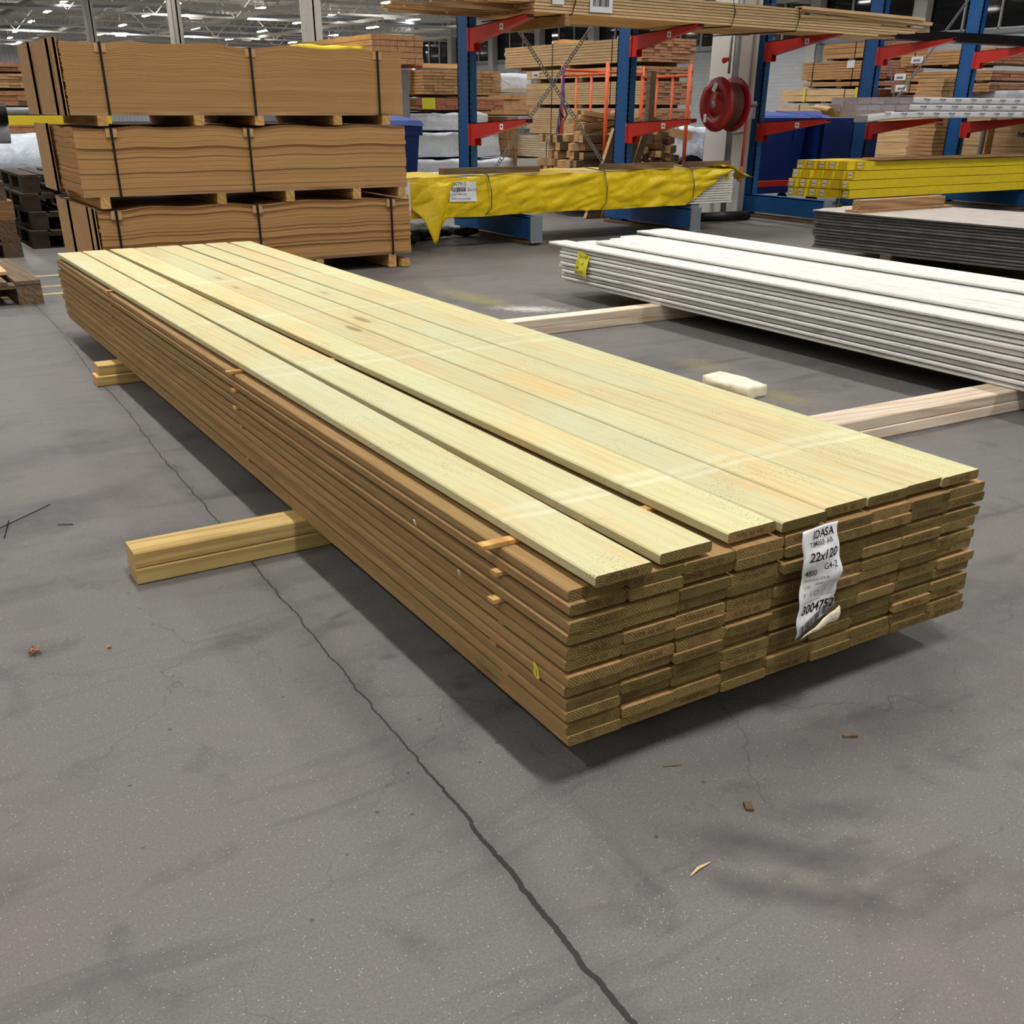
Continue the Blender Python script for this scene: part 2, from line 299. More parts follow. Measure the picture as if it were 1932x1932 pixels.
# slab joint that runs beside the deck-board stack and repeats across the hall
sp = t.n('ShaderNodeSeparateXYZ'); t.link(V, sp.inputs[0])
jit = t.noise(mp((0.0, 1, 0)), 9, 5, 0.65); drift = t.noise(mp((0.0, 1, 0), (0, 3, 0)), 0.7, 1)
xx = t.math('ADD', sp.outputs[0], t.math('ADD', t.math('MULTIPLY', t.math('SUBTRACT', jit, 0.5), 0.035), t.math('MULTIPLY', t.math('SUBTRACT', drift, 0.5), 0.06)))
xx = t.math('ADD', xx, t.math('MULTIPLY_ADD', sp.outputs[1], -0.032, 0.196))
xm = t.math('ABSOLUTE', t.math('SUBTRACT', t.math('WRAP', xx, 3.0, -3.0), 0.0))
near = t.rng(sp.outputs[1], -0.15, 0.25, 0.0052, 0.0021)
jl = t.n('ShaderNodeMath', operation='LESS_THAN'); t.link(xm, jl.inputs[0]); t.link(near, jl.inputs[1])
col = t.mix(t.math('MULTIPLY', t.rng(xm, 0.0, 0.055, 0.45, 0.0), t.rng(mid, 0.3, 0.7)), col, lin(50, 48, 46))
col = t.mix(t.math('MULTIPLY', jl.outputs[0], 0.9), col, lin(24, 23, 23))
ym = t.math('ABSOLUTE', t.math('WRAP', t.math('ADD', sp.outputs[1], t.math('MULTIPLY_ADD', jit, 0.02, -4.9)), 3.0, -3.0))
rgh = t.rng(streak, 0.3, 0.8, 0.62, 0.42)
hh = t.math('SUBTRACT', t.math('ADD', t.math('MULTIPLY', fine, 0.5), t.math('MULTIPLY', spk, 0.3)), jl.outputs[0])
t.bump(hh, 0.35, 0.004)
MT['floor'] = t.done(col, rgh, 0, 0.35)

t = NT('white_brick'); br = t.n('ShaderNodeTexBrick'); tc = t.n('ShaderNodeTexCoord'); m_ = t.n('ShaderNodeMapping'); t.link(tc.outputs['Object'], m_.inputs[0]); m_.inputs['Rotation'].default_value = (math.pi/2, 0, math.pi/2)
sx = t.n('ShaderNodeSeparateXYZ'); t.link(tc.outputs['Object'], sx.inputs[0]); cb = t.n('ShaderNodeCombineXYZ'); t.link(sx.outputs[1], cb.inputs[0]); t.link(sx.outputs[2], cb.inputs[1]); t.link(cb.outputs[0], br.inputs['Vector'])
br.inputs['Scale'].default_value = 1.6; br.inputs['Color1'].default_value = (*lin(214, 216, 220), 1); br.inputs['Color2'].default_value = (*lin(206, 208, 212), 1); br.inputs['Mortar'].default_value = (*lin(188, 190, 194), 1); br.inputs['Mortar Size'].default_value = 0.012
MT['brick'] = t.done(br.outputs[0], 0.7)
t = NT('corrugated_wall'); wv = t.n('ShaderNodeTexWave', bands_direction='X'); t.link(t.coord((1, 0, 0), rnd=False), wv.inputs['Vector']); wv.inputs['Scale'].default_value = 1.0
MT['corr'] = t.done(t.mix(wv.outputs[0], lin(214, 217, 224), lin(232, 235, 240)), 0.6)
t = NT('night_glass'); t.b.inputs['Base Color'].default_value = (*lin(22, 24, 28), 1); t.b.inputs['Roughness'].default_value = 0.05; MT['glass'] = t.m
t = NT('lamp_light'); em = t.n('ShaderNodeEmission'); em.inputs[0].default_value = (1.0, 0.985, 0.95, 1); em.inputs[1].default_value = LAMP; t.link(em.outputs[0], t.out.inputs[0]); MT['lamp'] = t.m
MT['lineyellow'] = plain('line_paint', (176, 166, 104), 0.7, var=0.2, sc=30)
MT['dust'] = plain('spilled_dust', (186, 182, 176), 0.9, var=0.2, sc=40)

# ------------------------------------------------------------------ mesh helpers
class MB:
    def __init__(s, *mats): s.v = []; s.f = []; s.mi = []; s.mats = list(mats); s.sm = []
    def quad(s, pts, mi=0, smooth=False):
        b = len(s.v); s.v += [tuple(p) for p in pts]; s.f.append(tuple(range(b, b+len(pts)))); s.mi.append(mi); s.sm.append(smooth); return s
    def hexa(s, P, mi=0, end=None):
        b = len(s.v); s.v += [tuple(p) for p in P]
        F = [(0, 3, 2, 1), (4, 5, 6, 7), (0, 1, 5, 4), (2, 3, 7, 6), (1, 2, 6, 5), (3, 0, 4, 7)]
        for k, q in enumerate(F):
            s.f.append(tuple(b+i for i in q)); s.mi.append(end if (end is not None and k in (2, 3)) else mi); s.sm.append(False)
        return s
    def box(s, x0, x1, y0, y1, z0, z1, mi=0, end=None, M=None):
        P = [(x0, y0, z0), (x1, y0, z0), (x1, y1, z0), (x0, y1, z0), (x0, y0, z1), (x1, y0, z1), (x1, y1, z1), (x0, y1, z1)]
        if M is not None: P = [tuple(M @ Vector(p)) for p in P]
        return s.hexa(P, mi, end)
    def prism(s, prof, axis, a, b, mi=0, end=None):
        # prof: 2D points counter-clockwise; axis 'x','y','z'
        def mk(p, t):
            return {'x': (t, p[0], p[1]), 'y': (p[0], t, p[1]), 'z': (p[0], p[1], t)}[axis]
        n = len(prof); base = len(s.v); s.v += [mk(p, a) for p in prof]+[mk(p, b) for p in prof]
        for i in range(n):
            j = (i+1) % n; s.f.append((base+i, base+j, base+n+j, base+n+i)); s.mi.append(mi); s.sm.append(False)
        e = mi if end is None else end
        s.f.append(tuple(base+i for i in range(n))[::-1]); s.f.append(tuple(base+n+i for i in range(n))); s.mi += [e, e]; s.sm += [False, False]
        return s
    def tube(s, pts, r, n=8, mi=0, cap=True, rz=None):
        pts = [Vector(p) for p in pts]; base = len(s.v); up = Vector((0, 0, 1))
        for i, p in enumerate(pts):
            d = (pts[min(i+1, len(pts)-1)]-pts[max(i-1, 0)]).normalized()
            a = d.cross(up if abs(d.z) < 0.95 else Vector((1, 0, 0))).normalized(); b = a.cross(d).normalized()
            rad = r[i] if isinstance(r, (list, tuple)) else r
            r2 = rz if rz else rad
            for k in range(n):
                t_ = 2*math.pi*k/n; s.v.append(tuple(p+a*math.cos(t_)*rad+b*math.sin(t_)*r2))
        for i in range(len(pts)-1):
            for k in range(n):
                k2 = (k+1) % n; s.f.append((base+i*n+k, base+i*n+k2, base+(i+1)*n+k2, base+(i+1)*n+k)); s.mi.append(mi); s.sm.append(n > 5)
        if cap:
            s.f.append(tuple(base+k for k in range(n))[::-1]); s.f.append(tuple(base+(len(pts)-1)*n+k for k in range(n))); s.mi += [mi, mi]; s.sm += [False, False]
        return s
    def lathe(s, prof, c, axis='y', n=40, mi=0):
        base = len(s.v); c = Vector(c)
        for (r_, t_) in prof:
            for k in range(n):
                a = 2*math.pi*k/n; u, v_ = r_*math.cos(a), r_*math.sin(a)
                s.v.append(tuple(c+Vector({'y': (u, t_, v_), 'x': (t_, u, v_), 'z': (u, v_, t_)}[axis])))
        for i in range(len(prof)-1):
            for k in range(n):
                k2 = (k+1) % n; s.f.append((base+i*n+k, base+i*n+k2, base+(i+1)*n+k2, base+(i+1)*n+k)); s.mi.append(mi); s.sm.append(True)
        return s
    def grid(s, nu, nv, fn, mi=0, smooth=True):
        base = len(s.v)
        for j in range(nv+1):
            for i in range(nu+1): s.v.append(tuple(fn(i/nu, j/nv)))
        for j in range(nv):
            for i in range(nu):
                a = base+j*(nu+1)+i; s.f.append((a, a+1, a+nu+2, a+nu+1)); s.mi.append(mi); s.sm.append(smooth)
        return s
    def mesh(s, name, fix=True):
        me = bpy.data.meshes.new(name); me.from_pydata(s.v, [], s.f)
        for m in s.mats: me.materials.append(MT[m] if isinstance(m, str) else m)
        me.polygons.foreach_set('material_index', s.mi); me.polygons.foreach_set('use_smooth', s.sm)
        if fix:
            bm = bmesh.new(); bm.from_mesh(me); bmesh.ops.recalc_face_normals(bm, faces=bm.faces); bm.to_mesh(me); bm.free()
        me.update(); return me
    def build(s, name, parent=None, loc=(0, 0, 0), rot=(0, 0, 0), fix=True):
        o = bpy.data.objects.new(name, s.mesh(name, fix)); COL.objects.link(o); o.location = loc; o.rotation_euler = rot
        if parent: o.parent = parent
        return o
def tag(o, label, cat, group=None, kind=None):
    o['label'] = label; o['category'] = cat
    if group: o['group'] = group
    if kind: o['kind'] = kind
    return o
def empty(name, loc=(0, 0, 0), rz=0.0):
    o = bpy.data.objects.new(name, None); COL.objects.link(o); o.location = loc; o.rotation_euler = (0, 0, rz); o.empty_display_size = 0.1; return o
def struct(o): o['kind'] = 'structure'; return o
def inst(src, loc, rot=(0, 0, 0), parent=None, scale=None):
    o = src.copy(); COL.objects.link(o); o.parent = parent; o.location = loc; o.rotation_euler = rot
    if scale: o.scale = scale
    return o
_tc = {}
def text2d(txt, size=1.0, bold=0.0, shear=0.0):
    k = (txt, bold, shear)
    if k not in _tc:
        c = bpy.data.curves.new('t', 'FONT'); c.body = txt; c.size = 1.0; c.offset = bold; c.shear = shear; c.resolution_u = 3
        o = bpy.data.objects.new('t', c); COL.objects.link(o); bpy.context.view_layer.update()
        me = bpy.data.meshes.new_from_object(o.evaluated_get(bpy.context.evaluated_depsgraph_get()))
        _tc[k] = ([tuple(v.co) for v in me.vertices], [tuple(p.vertices) for p in me.polygons])
        bpy.data.objects.remove(o); bpy.data.curves.remove(c); bpy.data.meshes.remove(me)
    V_, F_ = _tc[k]
    return [(x*size, y*size) for x, y, z in V_], F_
def put_text(mb, txt, size, fn, u, v, mi=0, bold=0.0, shear=0.0, sx=1.0, rot=0.0):
    V_, F_ = text2d(txt, size, bold, shear); b = len(mb.v); c, s_ = math.cos(rot), math.sin(rot)
    for x, y in V_:
        x *= sx; mb.v.append(tuple(fn(u+x*c-y*s_, v+x*s_+y*c)))
    for f in F_: mb.f.append(tuple(b+i for i in f)); mb.mi.append(mi); mb.sm.append(False)
def bars(mb, fn, u0, u1, v0, v1, seed=1, mi=0, n=22):
    r = random.Random(seed); u = u0; W_ = (u1-u0)
    while u < u1:
        w_ = W_/n*r.choice((0.35, 0.35, 0.7, 1.0)); e = min(u+w_, u1)
        mb.quad([fn(u, v0), fn(e, v0), fn(e, v1), fn(u, v1)], mi); u = e+W_/n*r.choice((0.35, 0.6, 0.6))
def wrapped(x0, x1, y0, y1, z0, z1, mats, amp=0.015, f=(2, 2, 6), res=(24, 8, 6), seed=0, skip=()):
    """closed film-wrapped block with folded skin"""
    mb = MB(*mats); off = Vector((seed*3.7, seed*1.3, seed*7.1))
    def P(a, b, c):
        p = Vector((x0+(x1-x0)*a, y0+(y1-y0)*b, z0+(z1-z0)*c))
        q = Vector((p.x*f[0], p.y*f[1], p.z*f[2]))+off
        d = noise.noise_vector(q)+0.5*noise.noise_vector(q*2.3)
        return p+Vector((d.x*amp, d.y*amp, d.z*amp*(0.2 if c == 0 else 1.0)))
    nx, ny, nz = res
    mb.grid(nx, nz, lambda u, v: P(u, 0, v)); mb.grid(nx, nz, lambda u, v: P(u, 1, v))
    mb.grid(ny, nz, lambda u, v: P(0, u, v)); mb.grid(ny, nz, lambda u, v: P(1, u, v))
    mb.grid(nx, ny, lambda u, v: P(u, v, 0)); mb.grid(nx, ny, lambda u, v: P(u, v, 1))
    return mb, P
def weld(mb, name, **kw):
    o = mb.build(name, **kw); bm = bmesh.new(); bm.from_mesh(o.data); bmesh.ops.remove_doubles(bm, verts=bm.verts, dist=1e-5); bmesh.ops.recalc_face_normals(bm, faces=bm.faces); bm.to_mesh(o.data); bm.free(); return o

# =================================================================== THE HALL
XW, YF, XL, YB, ZC = 36.0, 96.0, -12.0, -9.0, 7.2
struct(MB('floor').quad([(XL, YB, 0), (XW, YB, 0), (XW, YF, 0), (XL, YF, 0)]).build('floor'))
struct(MB('ceil').box(XL, XW, YB, YF, ZC, ZC+0.15).build('ceiling'))
struct(MB('corr').box(XL, XW, YF, YF+0.2, 0, ZC).build('wall_far'))
struct(MB('white').box(XL-0.2, XL, YB, YF, 0, ZC).build('wall_left'))
struct(MB('white').box(XL, XW, YB-0.2, YB, 0, ZC).build('wall_back'))
struct(MB('brick').box(XW, XW+0.25, YB, YF, 0, 3.72).box(XW, XW+0.25, YB, YF, 5.3, ZC).build('wall_right'))
struct(MB('galv').box(XW-0.12, XW, YB, YF, 3.60, 3.74).build('trim_1'))
struct(MB('rafter').box(XW-0.2, XW, YB, YF, 5.28, 5.42).build('trim_2'))
y = 2.0; k = 0
while y < 94:
    k += 1
    root = empty('window_%d' % k, (XW, y, 3.74)); struct(root)
    MB('glass').box(0.08, 0.12, 0.3, 5.0, 0.0, 1.55).build('pane', root)
    fr = MB('white')
    for a in (0.3, 1.85, 3.4, 4.93): fr.box(0.0, 0.13, a, a+0.07, 0.0, 1.55)
    fr.box(0.0, 0.13, 0.3, 5.0, 0.0, 0.06).box(0.0, 0.13, 0.3, 5.0, 1.49, 1.55)
    fr.build('window_frame', root)
    y += 5.4
cw = MB('white'); y = 1.75
for kk in range(17):
    c = MB('white').box(XW-0.35, XW, y-0.28, y+0.28, 0, ZC); struct(c.build('trim_%d' % (kk+3))); y += 5.4
# columns of the hall
def icolumn(nm, x, y, s=0.16):
    mb = MB('rafter'); mb.box(x-s, x+s, y-s, y-s+0.03, 0, 5.4).box(x-s, x+s, y+s-0.03, y+s, 0, 5.4).box(x-0.02, x+0.02, y-s, y+s, 0, 5.4).box(x-0.3, x+0.3, y-0.3, y+0.3, 0, 0.04)
    o = struct(mb.build(nm)); MB('rafter').tube([(x-s-0.1, y-s-0.05, 0), (x-s-0.1, y-s-0.05, 5.3)], 0.06, 10).build('downpipe', o); return o
icolumn('column_1', 9.55, 25.0, 0.19)
icolumn('column_2', 7.6, 29.5, 0.11)
icolumn('column_3', 7.8, 41.0, 0.11)
# roof trusses across the hall, purlins and girders along it
def truss(y, idx):
    mb = MB('rafter'); xs = [XL+i*2.0 for i in range(int((XW-XL)/2.0)+1)]
    mb.box(XL, XW, y-0.06, y+0.06, 7.08, 7.19).box(XL, XW, y-0.05, y+0.05, 5.08, 5.17)
    for i, x in enumerate(xs[:-1]):
        a, b = (5.12, 7.12) if i % 2 else (7.12, 5.12)
        mb.tube([(x, y, a), (xs[i+1], y, b)], 0.028, 4)
        if i % 4 == 2: mb.hexa([(x-0.3, y-0.02, 5.0), (x+0.3, y-0.02, 5.0), (x+0.3, y+0.02, 5.0), (x-0.3, y+0.02, 5.0), (x-0.5, y-0.02, 5.2), (x+0.5, y-0.02, 5.2), (x+0.5, y+0.02, 5.2), (x-0.5, y+0.02, 5.2)])
    return tag(mb.build('roof_truss'), 'white steel lattice truss crossing under the grey ceiling panels', 'roof truss', 'roof trusses under the ceiling', 'structure')
y = 29.0; i = 0
while y < 95: truss(y, i); y += 5.5; i += 1
for i, x in enumerate((4.2, 8.0, 12.6, 18.6, 25.0, 31.0)):
    mb = MB('rafter').box(x-0.09, x+0.09, 20, YF, 5.17, 5.34)
    struct(mb.build('trim_%d' % (30+i)))
for i, y0 in enumerate((36.5, 58.5, 75.5)):
    mb = MB('galv'); pts = [(2+j*1.5, y0+0.8*math.sin(j*0.7), 5.45+0.05*math.sin(j)) for j in range(22)]
    mb.tube(pts, 0.07, 8); tag(mb.build('ventilation_duct'), 'long pale service pipe snaking along the roof trusses, %s one' % ('nearest', 'middle', 'farthest')[i], 'pipe', 'service pipes in the roof')

# lamps: a regular grid of long fittings
lamp_root = empty('ceiling_light', (0, 0, 5.55))
tag(lamp_root, 'bright white linear lamp hanging under the warehouse roof', 'ceiling light', 'rows of linear lamps under the roof')
hs = MB('white').box(-0.055, 0.055, -0.75, 0.75, 0.02, 0.05).box(-0.01, 0.01, -0.6, -0.58, 0.05, 1.62).box(-0.01, 0.01, 0.58, 0.6, 0.05, 1.62).build('housing', lamp_root)
df = MB('lamp').box(-0.09, 0.09, -0.74, 0.74, -0.02, 0.02).build('diffuser', lamp_root)
spots = []
for yy in (-6.2, -1.2, 3.8, 8.8, 13.8, 20, 27, 36, 46): spots += [(xx_, yy) for xx_ in ((-8.9, -4.3, 0.35, 5.0, 9.65, 14.3) if yy < 15 else (-6, 1, 8, 15, 23, 31))]
spots += [(10.1, 57.3), (10.4, 64.0), (10.8, 72.2), (11.3, 82), (14.9, 55.9), (15.4, 63.6), (16.0, 72.1), (16.7, 82), (19.1, 55.9), (19.8, 63.5), (20.5, 72.3), (23.6, 56.9), (24.2, 63.9), (24.9, 72.4), (25.8, 82.2), (23.1, 49.1), (28.8, 58.1), (29.4, 64.9), (30.4, 73.7), (31.1, 83.4), (35.0, 73.1)]
for (a_, b_) in ((6, 90), (12, 90), (18, 90.5), (26, 91), (2, 80), (-6, 90)): spots.append((a_, b_))  # extra lamps at the far end, added to brighten the far wall
bd = bpy.data.lights.new('lamp_beam', 'AREA'); bd.shape = 'RECTANGLE'; bd.size = 0.16; bd.size_y = 1.45; bd.energy = BEAM; bd.spread = math.radians(104); bd.color = (1.0, 0.985, 0.95)
bd2 = bd.copy(); bd2.energy = BEAM*2.2; bd2.spread = math.radians(165)
for i, (x, yv) in enumerate(spots):
    if i == 0: r_ = lamp_root
    else:
        r_ = lamp_root.copy(); COL.objects.link(r_)
        inst(hs, (0, 0, 0), parent=r_); inst(df, (0, 0, 0), parent=r_)
    r_.location = (x, yv, 5.55)
    if yv < 50 or i % 2 == 0:
        b_ = bpy.data.objects.new('lamp_beam', bd if yv < 15 else bd2); COL.objects.link(b_); b_.location = (x, yv, 5.52)

# =================================================================== DECK BOARD STACK
TH, BW, GAP, LEN, Z0 = 0.022, 0.12, 0.0085, 4.8, 0.09
def board_mesh(nm, L=LEN, w_=BW, t_=TH, mats=('side', 'side', 'end'), bow=0.0, twist=0.0, seed=0, seg=14, ch=0.003, x0=0.0, amp=0.0006):
    """plank from y=0 to L, x 0..w, z 0..t; slot0 sides, slot1 top face, slot2 ends"""
    mb = MB(*mats)
    if t_ == TH: t_ = TH-0.0011
    prof = [(ch, 0), (w_-ch, 0), (w_, ch), (w_, t_-ch), (w_-ch, t_), (ch, t_), (0, t_-ch), (0, ch)]
    b = 0
    for j in range(seg+1):
        s_ = j/seg; dx = bow*4*s_*(1-s_); dz = amp*noise.noise(Vector((seed, s_*4, 0)))
        for (x, z) in prof: mb.v.append((x+dx, s_*L, z+dz+twist*(x/w_-0.5)*abs(s_-0.5)))
    for j in range(seg):
        for k in range(8):
            k2 = (k+1) % 8; mb.f.append((j*8+k, j*8+k2, (j+1)*8+k2, (j+1)*8+k)); mb.mi.append(1 if k in (4, 3, 5) else 0); mb.sm.append(False)
    mb.f.append(tuple(range(8))[::-1]); mb.f.append(tuple(seg*8+k for k in range(8))); mb.mi += [2, 2]; mb.sm += [False, False]
    return mb.mesh(nm)
variants = [board_mesh('deck_board', bow=b, seed=i) for i, b in enumerate((0.0, 0.002, -0.002, 0.003, -0.001, 0.001))]
topvar = [board_mesh('deck_board', mats=('top', 'top', 'end'), bow=b, seed=i+9) for i, b in enumerate((0.003, -0.002, 0.001, 0.0, 0.002, -0.001, 0.002, -0.002))]
stamp = MB('stampink'); put_text(stamp, 'NTR AB 480', 0.0125, lambda u, v: (u, -0.0006, v), 0.022, 0.006, bold=0.0, sx=1.05)
stamp_me = stamp.mesh('end_stamp', fix=False)
stamp2 = MB('stampink'); put_text(stamp2, 'NTR AB', 0.012, lambda u, v: (u, -0.0006, v), 0.008, 0.006, bold=0.01, sx=1.0)
stamp2_me = stamp2.mesh('end_stamp', fix=False)
ordn = ['first', 'second', 'third', 'fourth', 'fifth', 'sixth', 'seventh', 'eighth', 'ninth', 'tenth', 'eleventh', 'twelfth', 'thirteenth', 'fourteenth']
tops = [(0.039, -0.018, 0.007, 4.79), (0.190, 0.0, 0.137, 4.76), (0.358, 0.012, 0.280, 4.80), (0.482, 0.0, 0.399, 4.83), (0.607, 0.013, 0.525, 4.84), (0.730, 0.012, 0.665, 4.855), (0.850, 0.017, 0.800, 4.87), (0.958, 0.013, 0.940, 4.885)]
zt = Z0+6*(2*TH+GAP)
for i, (xa, ya, xb, yb) in enumerate(tops):
    o = bpy.data.objects.new('deck_board', topvar[i]); COL.objects.link(o); o.location = (xa, ya, zt); o.rotation_euler = (0, 0, math.atan2(xa-xb, yb-ya))
    o.scale = (1, 1, 1)
    tag(o, 'pale greenish deck board in the loose top layer, %s from the left' % ordn[i], 'board', 'deck boards of the loose top layer')
    if i in (0, 2, 4, 5, 6, 7):
        s_ = bpy.data.objects.new('end_stamp', stamp_me); COL.objects.link(s_); s_.parent = o
rows = []
RX = [0.007, 0.004, 0.0, 0.001, -0.004, -0.001, -0.004, -0.002, -0.004, 0.0, 0.002, 0.006]
for r_i in range(12):
    pair = r_i//2; z = Z0+pair*(2*TH+GAP)+(r_i % 2)*TH
    x = RX[r_i]; skip = None
    for c in range(9):
        gx = R.choice((0.0006, 0.0008, 0.001, 0.001, 0.003, 0.004)) if c else 0
        x += gx
        yo = R.gauss(0, 0.0032)
        if r_i == 11 and c == 0: yo = 0.012
        if r_i == 9 and c == 3: yo = 0.0
        if r_i == 9 and c == 4: yo = -0.012
        if r_i == 5 and c == 0: yo = -0.006
        xo = x
        o = bpy.data.objects.new('deck_board', R.choice(variants)); COL.objects.link(o)
        o.location = (xo, yo, z); o.rotation_euler = (0, 0, R.uniform(-0.0006, 0.0006))
        tag(o, 'brown deck board, %s from left, %s layer up in the big stack' % (ordn[c], ordn[r_i]), 'board', 'deck boards packed in the big stack')
        if R.random() < 0.62:
            s_ = bpy.data.objects.new('end_stamp', stamp_me if R.random() < 0.8 else stamp2_me); COL.objects.link(s_); s_.parent = o
        x += BW
# thin spacer sticks between the board layers
st_me = MB('blockX').box(0.0, 1.05, -0.011, 0.011, 0, GAP-0.0004).mesh('spacer_stick')
st_x = [-0.012, -0.004, -0.003, -0.012, -0.005, -0.022]
for p in range(1, 7):
    for j, yy in enumerate((0.235+0.01*p % 0.03, 1.78, 3.55)):
        o = bpy.data.objects.new('spacer_stick', st_me); COL.objects.link(o)
        o.location = (-0.020 if (p, j) == (4, 0) else -0.034 if (p, j) == (6, 0) else -0.012 if j == 0 and p == 5 else -0.018 if (p, j) == (6, 1) else -0.010 if (p, j) in ((5, 1), (4, 1), (6, 2)) else R.uniform(-0.004, 0.008), yy+R.uniform(-0.03, 0.03), Z0+p*(2*TH+GAP)-GAP+0.0002)
        o.rotation_euler = (0, 0, R.uniform(-0.01, 0.01))
        tag(o, 'thin spacer stick under the %s pair of deck-board layers, %s' % (ordn[p] if p < 6 else 'topmost', ('near end', 'middle', 'far end')[j]), 'spacer stick', 'spacer sticks between the deck boards')
# bearers under the stack (two high)
def bearer(x0, x1, y, z, h, d, mat, label, rz=0.0, grp='bearers lying on the floor'):
    prof = [(0.004, 0), (d-0.004, 0), (d, 0.004), (d, h-0.004), (d-0.004, h), (0.004, h), (0, h-0.004), (0, 0.004)]
    mb = MB(mat, 'pine_end'); mb.prism(prof, 'x', 0, x1-x0, 0, 1)
    return tag(mb.build('timber_bearer', loc=(x0, y, z), rot=(0, 0, rz)), label, 'timber bearer', grp)
bearer(-0.456, 1.22, 1.302, 0, 0.045, 0.095, 'bearer', 'lower yellowish bearer on the floor under the near part of the big stack')
bearer(-0.454, 1.22, 1.304, 0.045, 0.045, 0.095, 'bearer', 'upper yellowish bearer carrying the near part of the big stack')
bearer(-0.112, 1.2, 3.53, 0, 0.045, 0.095, 'bearer', 'lower yellowish bearer on the floor under the far part of the big stack')
bearer(-0.095, 1.2, 3.545, 0.045, 0.045, 0.095, 'bearer', 'upper yellowish bearer carrying the far part of the big stack')
# curled paper label on the front of the stack
def tagfn(u, v):
    # u 0..0.1 across, v 0 (bottom) ..0.235 (top)
    s_ = v/0.235
    wob = 0.004*math.sin(s_*9+u*30)+0.0016*math.sin(s_*21-u*40)
    xx_ = 0.497+u+0.022*(1-s_)*(1 if s_ > 0.2 else 1)-0.004*math.sin(s_*8)+0.002*math.sin(s_*26)
    return Vector((xx_, -0.036-wob-0.006*math.sin(s_*3.1), 0.183+v*1.0-0.0*u))
mb = MB('paper')
mb.grid(18, 44, lambda a, b: tagfn(a*0.1, (0.035*a*1.3 if b == 0 else 0)+b*0.235*(1) if True else 0) + Vector((0, 0, (0.05*a)*(1-b)**3)))
lab = tag(weld(mb, 'package_label'), 'curled white paper label with black printing stapled to the front of the stack', 'label')
so = lab.modifiers.new('thick', 'SOLIDIFY'); so.thickness = 0.0006
mi = MB('ink'); F = lambda u, v: tagfn(u, v)+Vector((0, -0.0036, 0))
put_text(mi, 'IDASA', 0.022, F, 0.030, 0.2145, bold=0.02, sx=0.95); put_text(mi, 'TIMBER AB', 0.0135, F, 0.018, 0.2005, bold=0.01)
put_text(mi, '22x120', 0.0255, F, 0.010, 0.171, bold=0.02, shear=0.3)
put_text(mi, 'G4-2', 0.020, F, 0.052, 0.147, bold=0.005, sx=0.9); put_text(mi, '4800', 0.020, F, 0.006, 0.138, bold=0.012, sx=0.72)
put_text(mi, 'Hyvlad planka NTR AB', 0.0085, F, 0.005, 0.126, sx=0.75)
put_text(mi, '1.281', 0.008, F, 0.008, 0.112); put_text(mi, '664.0', 0.008, F, 0.034, 0.116); put_text(mi, 'F   1', 0.012, F, 0.010, 0.094, bold=0.01)
put_text(mi, '102012500486212304752', 0.006, F, 0.008, 0.080, sx=0.8)
put_text(mi, '3004752', 0.0255, F, 0.006, 0.058, bold=0.025, shear=0.12)
for (a, b, c, d) in ((0.056, 0.094, 0.118, 0.1188), (0.056, 0.094, 0.088, 0.0888), (0.056, 0.0566, 0.088, 0.118), (0.094, 0.0946, 0.088, 0.118), (0.076, 0.0766, 0.088, 0.118)):
    mi.quad([F(a, c), F(b, c), F(b, d), F(a, d)])
for q in range(6):
    put_text(mi, '4.%d' % q, 0.005, F, 0.060, 0.112-q*0.0045); put_text(mi, '5.%d' % q, 0.005, F, 0.079, 0.112-q*0.0045)
mi.tube([F(0.044+0.006*math.cos(a_*0.6), 0.098+0.006*math.sin(a_*0.6)) for a_ in range(11)], 0.0005, 4)
Fb = lambda u, v: F(u, v+0.42*u)
bars(mi, Fb, 0.006, 0.060, 0.008, 0.030, 3); bars(mi, Fb, 0.060, 0.080, 0.016, 0.030, 5, n=10)
mi.build('printing', lab, fix=False)
fl = MB('cream')
def flap(a, b):
    p1, p2, p3, p4 = Vector((0.524, 0, 0.186)), Vector((0.612, 0, 0.196)), Vector((0.634, 0, 0.216)), Vector((0.620, 0, 0.240))
    q = p1.lerp(p4, a).lerp(p1.lerp(p3, a).lerp(p2, 0.5*a), b); return Vector((q.x, -0.0455-0.006*math.sin(math.pi*(1-b)*0.9)*a+0.002*math.sin(a*12), q.z))
fl.grid(8, 5, flap)
fo = weld(fl, 'folded_corner', parent=lab); fo.modifiers.new('t', 'SOLIDIFY').thickness = 0.0006
# scrap of yellow label and staples on the long side
mb = MB('noteyellow', 'ink'); mb.quad([(-0.004, 0.098, 0.224), (-0.005, 0.082, 0.214), (-0.007, 0.074, 0.200), (-0.005, 0.085, 0.192), (-0.004, 0.104, 0.199)]); mb.quad([(-0.0062, 0.090, 0.212), (-0.0062, 0.088, 0.212), (-0.0076, 0.082, 0.200), (-0.0076, 0.084, 0.200)], 1)
tag(mb.build('paper_scrap'), 'torn yellow paper scrap stuck on the long side of the stack near its corner', 'paper scrap')
for i, (yy, zz) in enumerate(((0.565, 0.327), (0.372, 0.285))):
    mb = MB('paper').tube([(-0.004, yy, zz), (-0.006, yy, zz+0.011), (-0.006, yy+0.007, zz+0.012), (-0.004, yy+0.007, zz+0.001)], 0.0008, 4)
    tag(mb.build('staple'), 'small shiny staple in the long side of the stack, %s' % ('farther one' if i == 0 else 'nearer one above the spacer end'), 'staple')

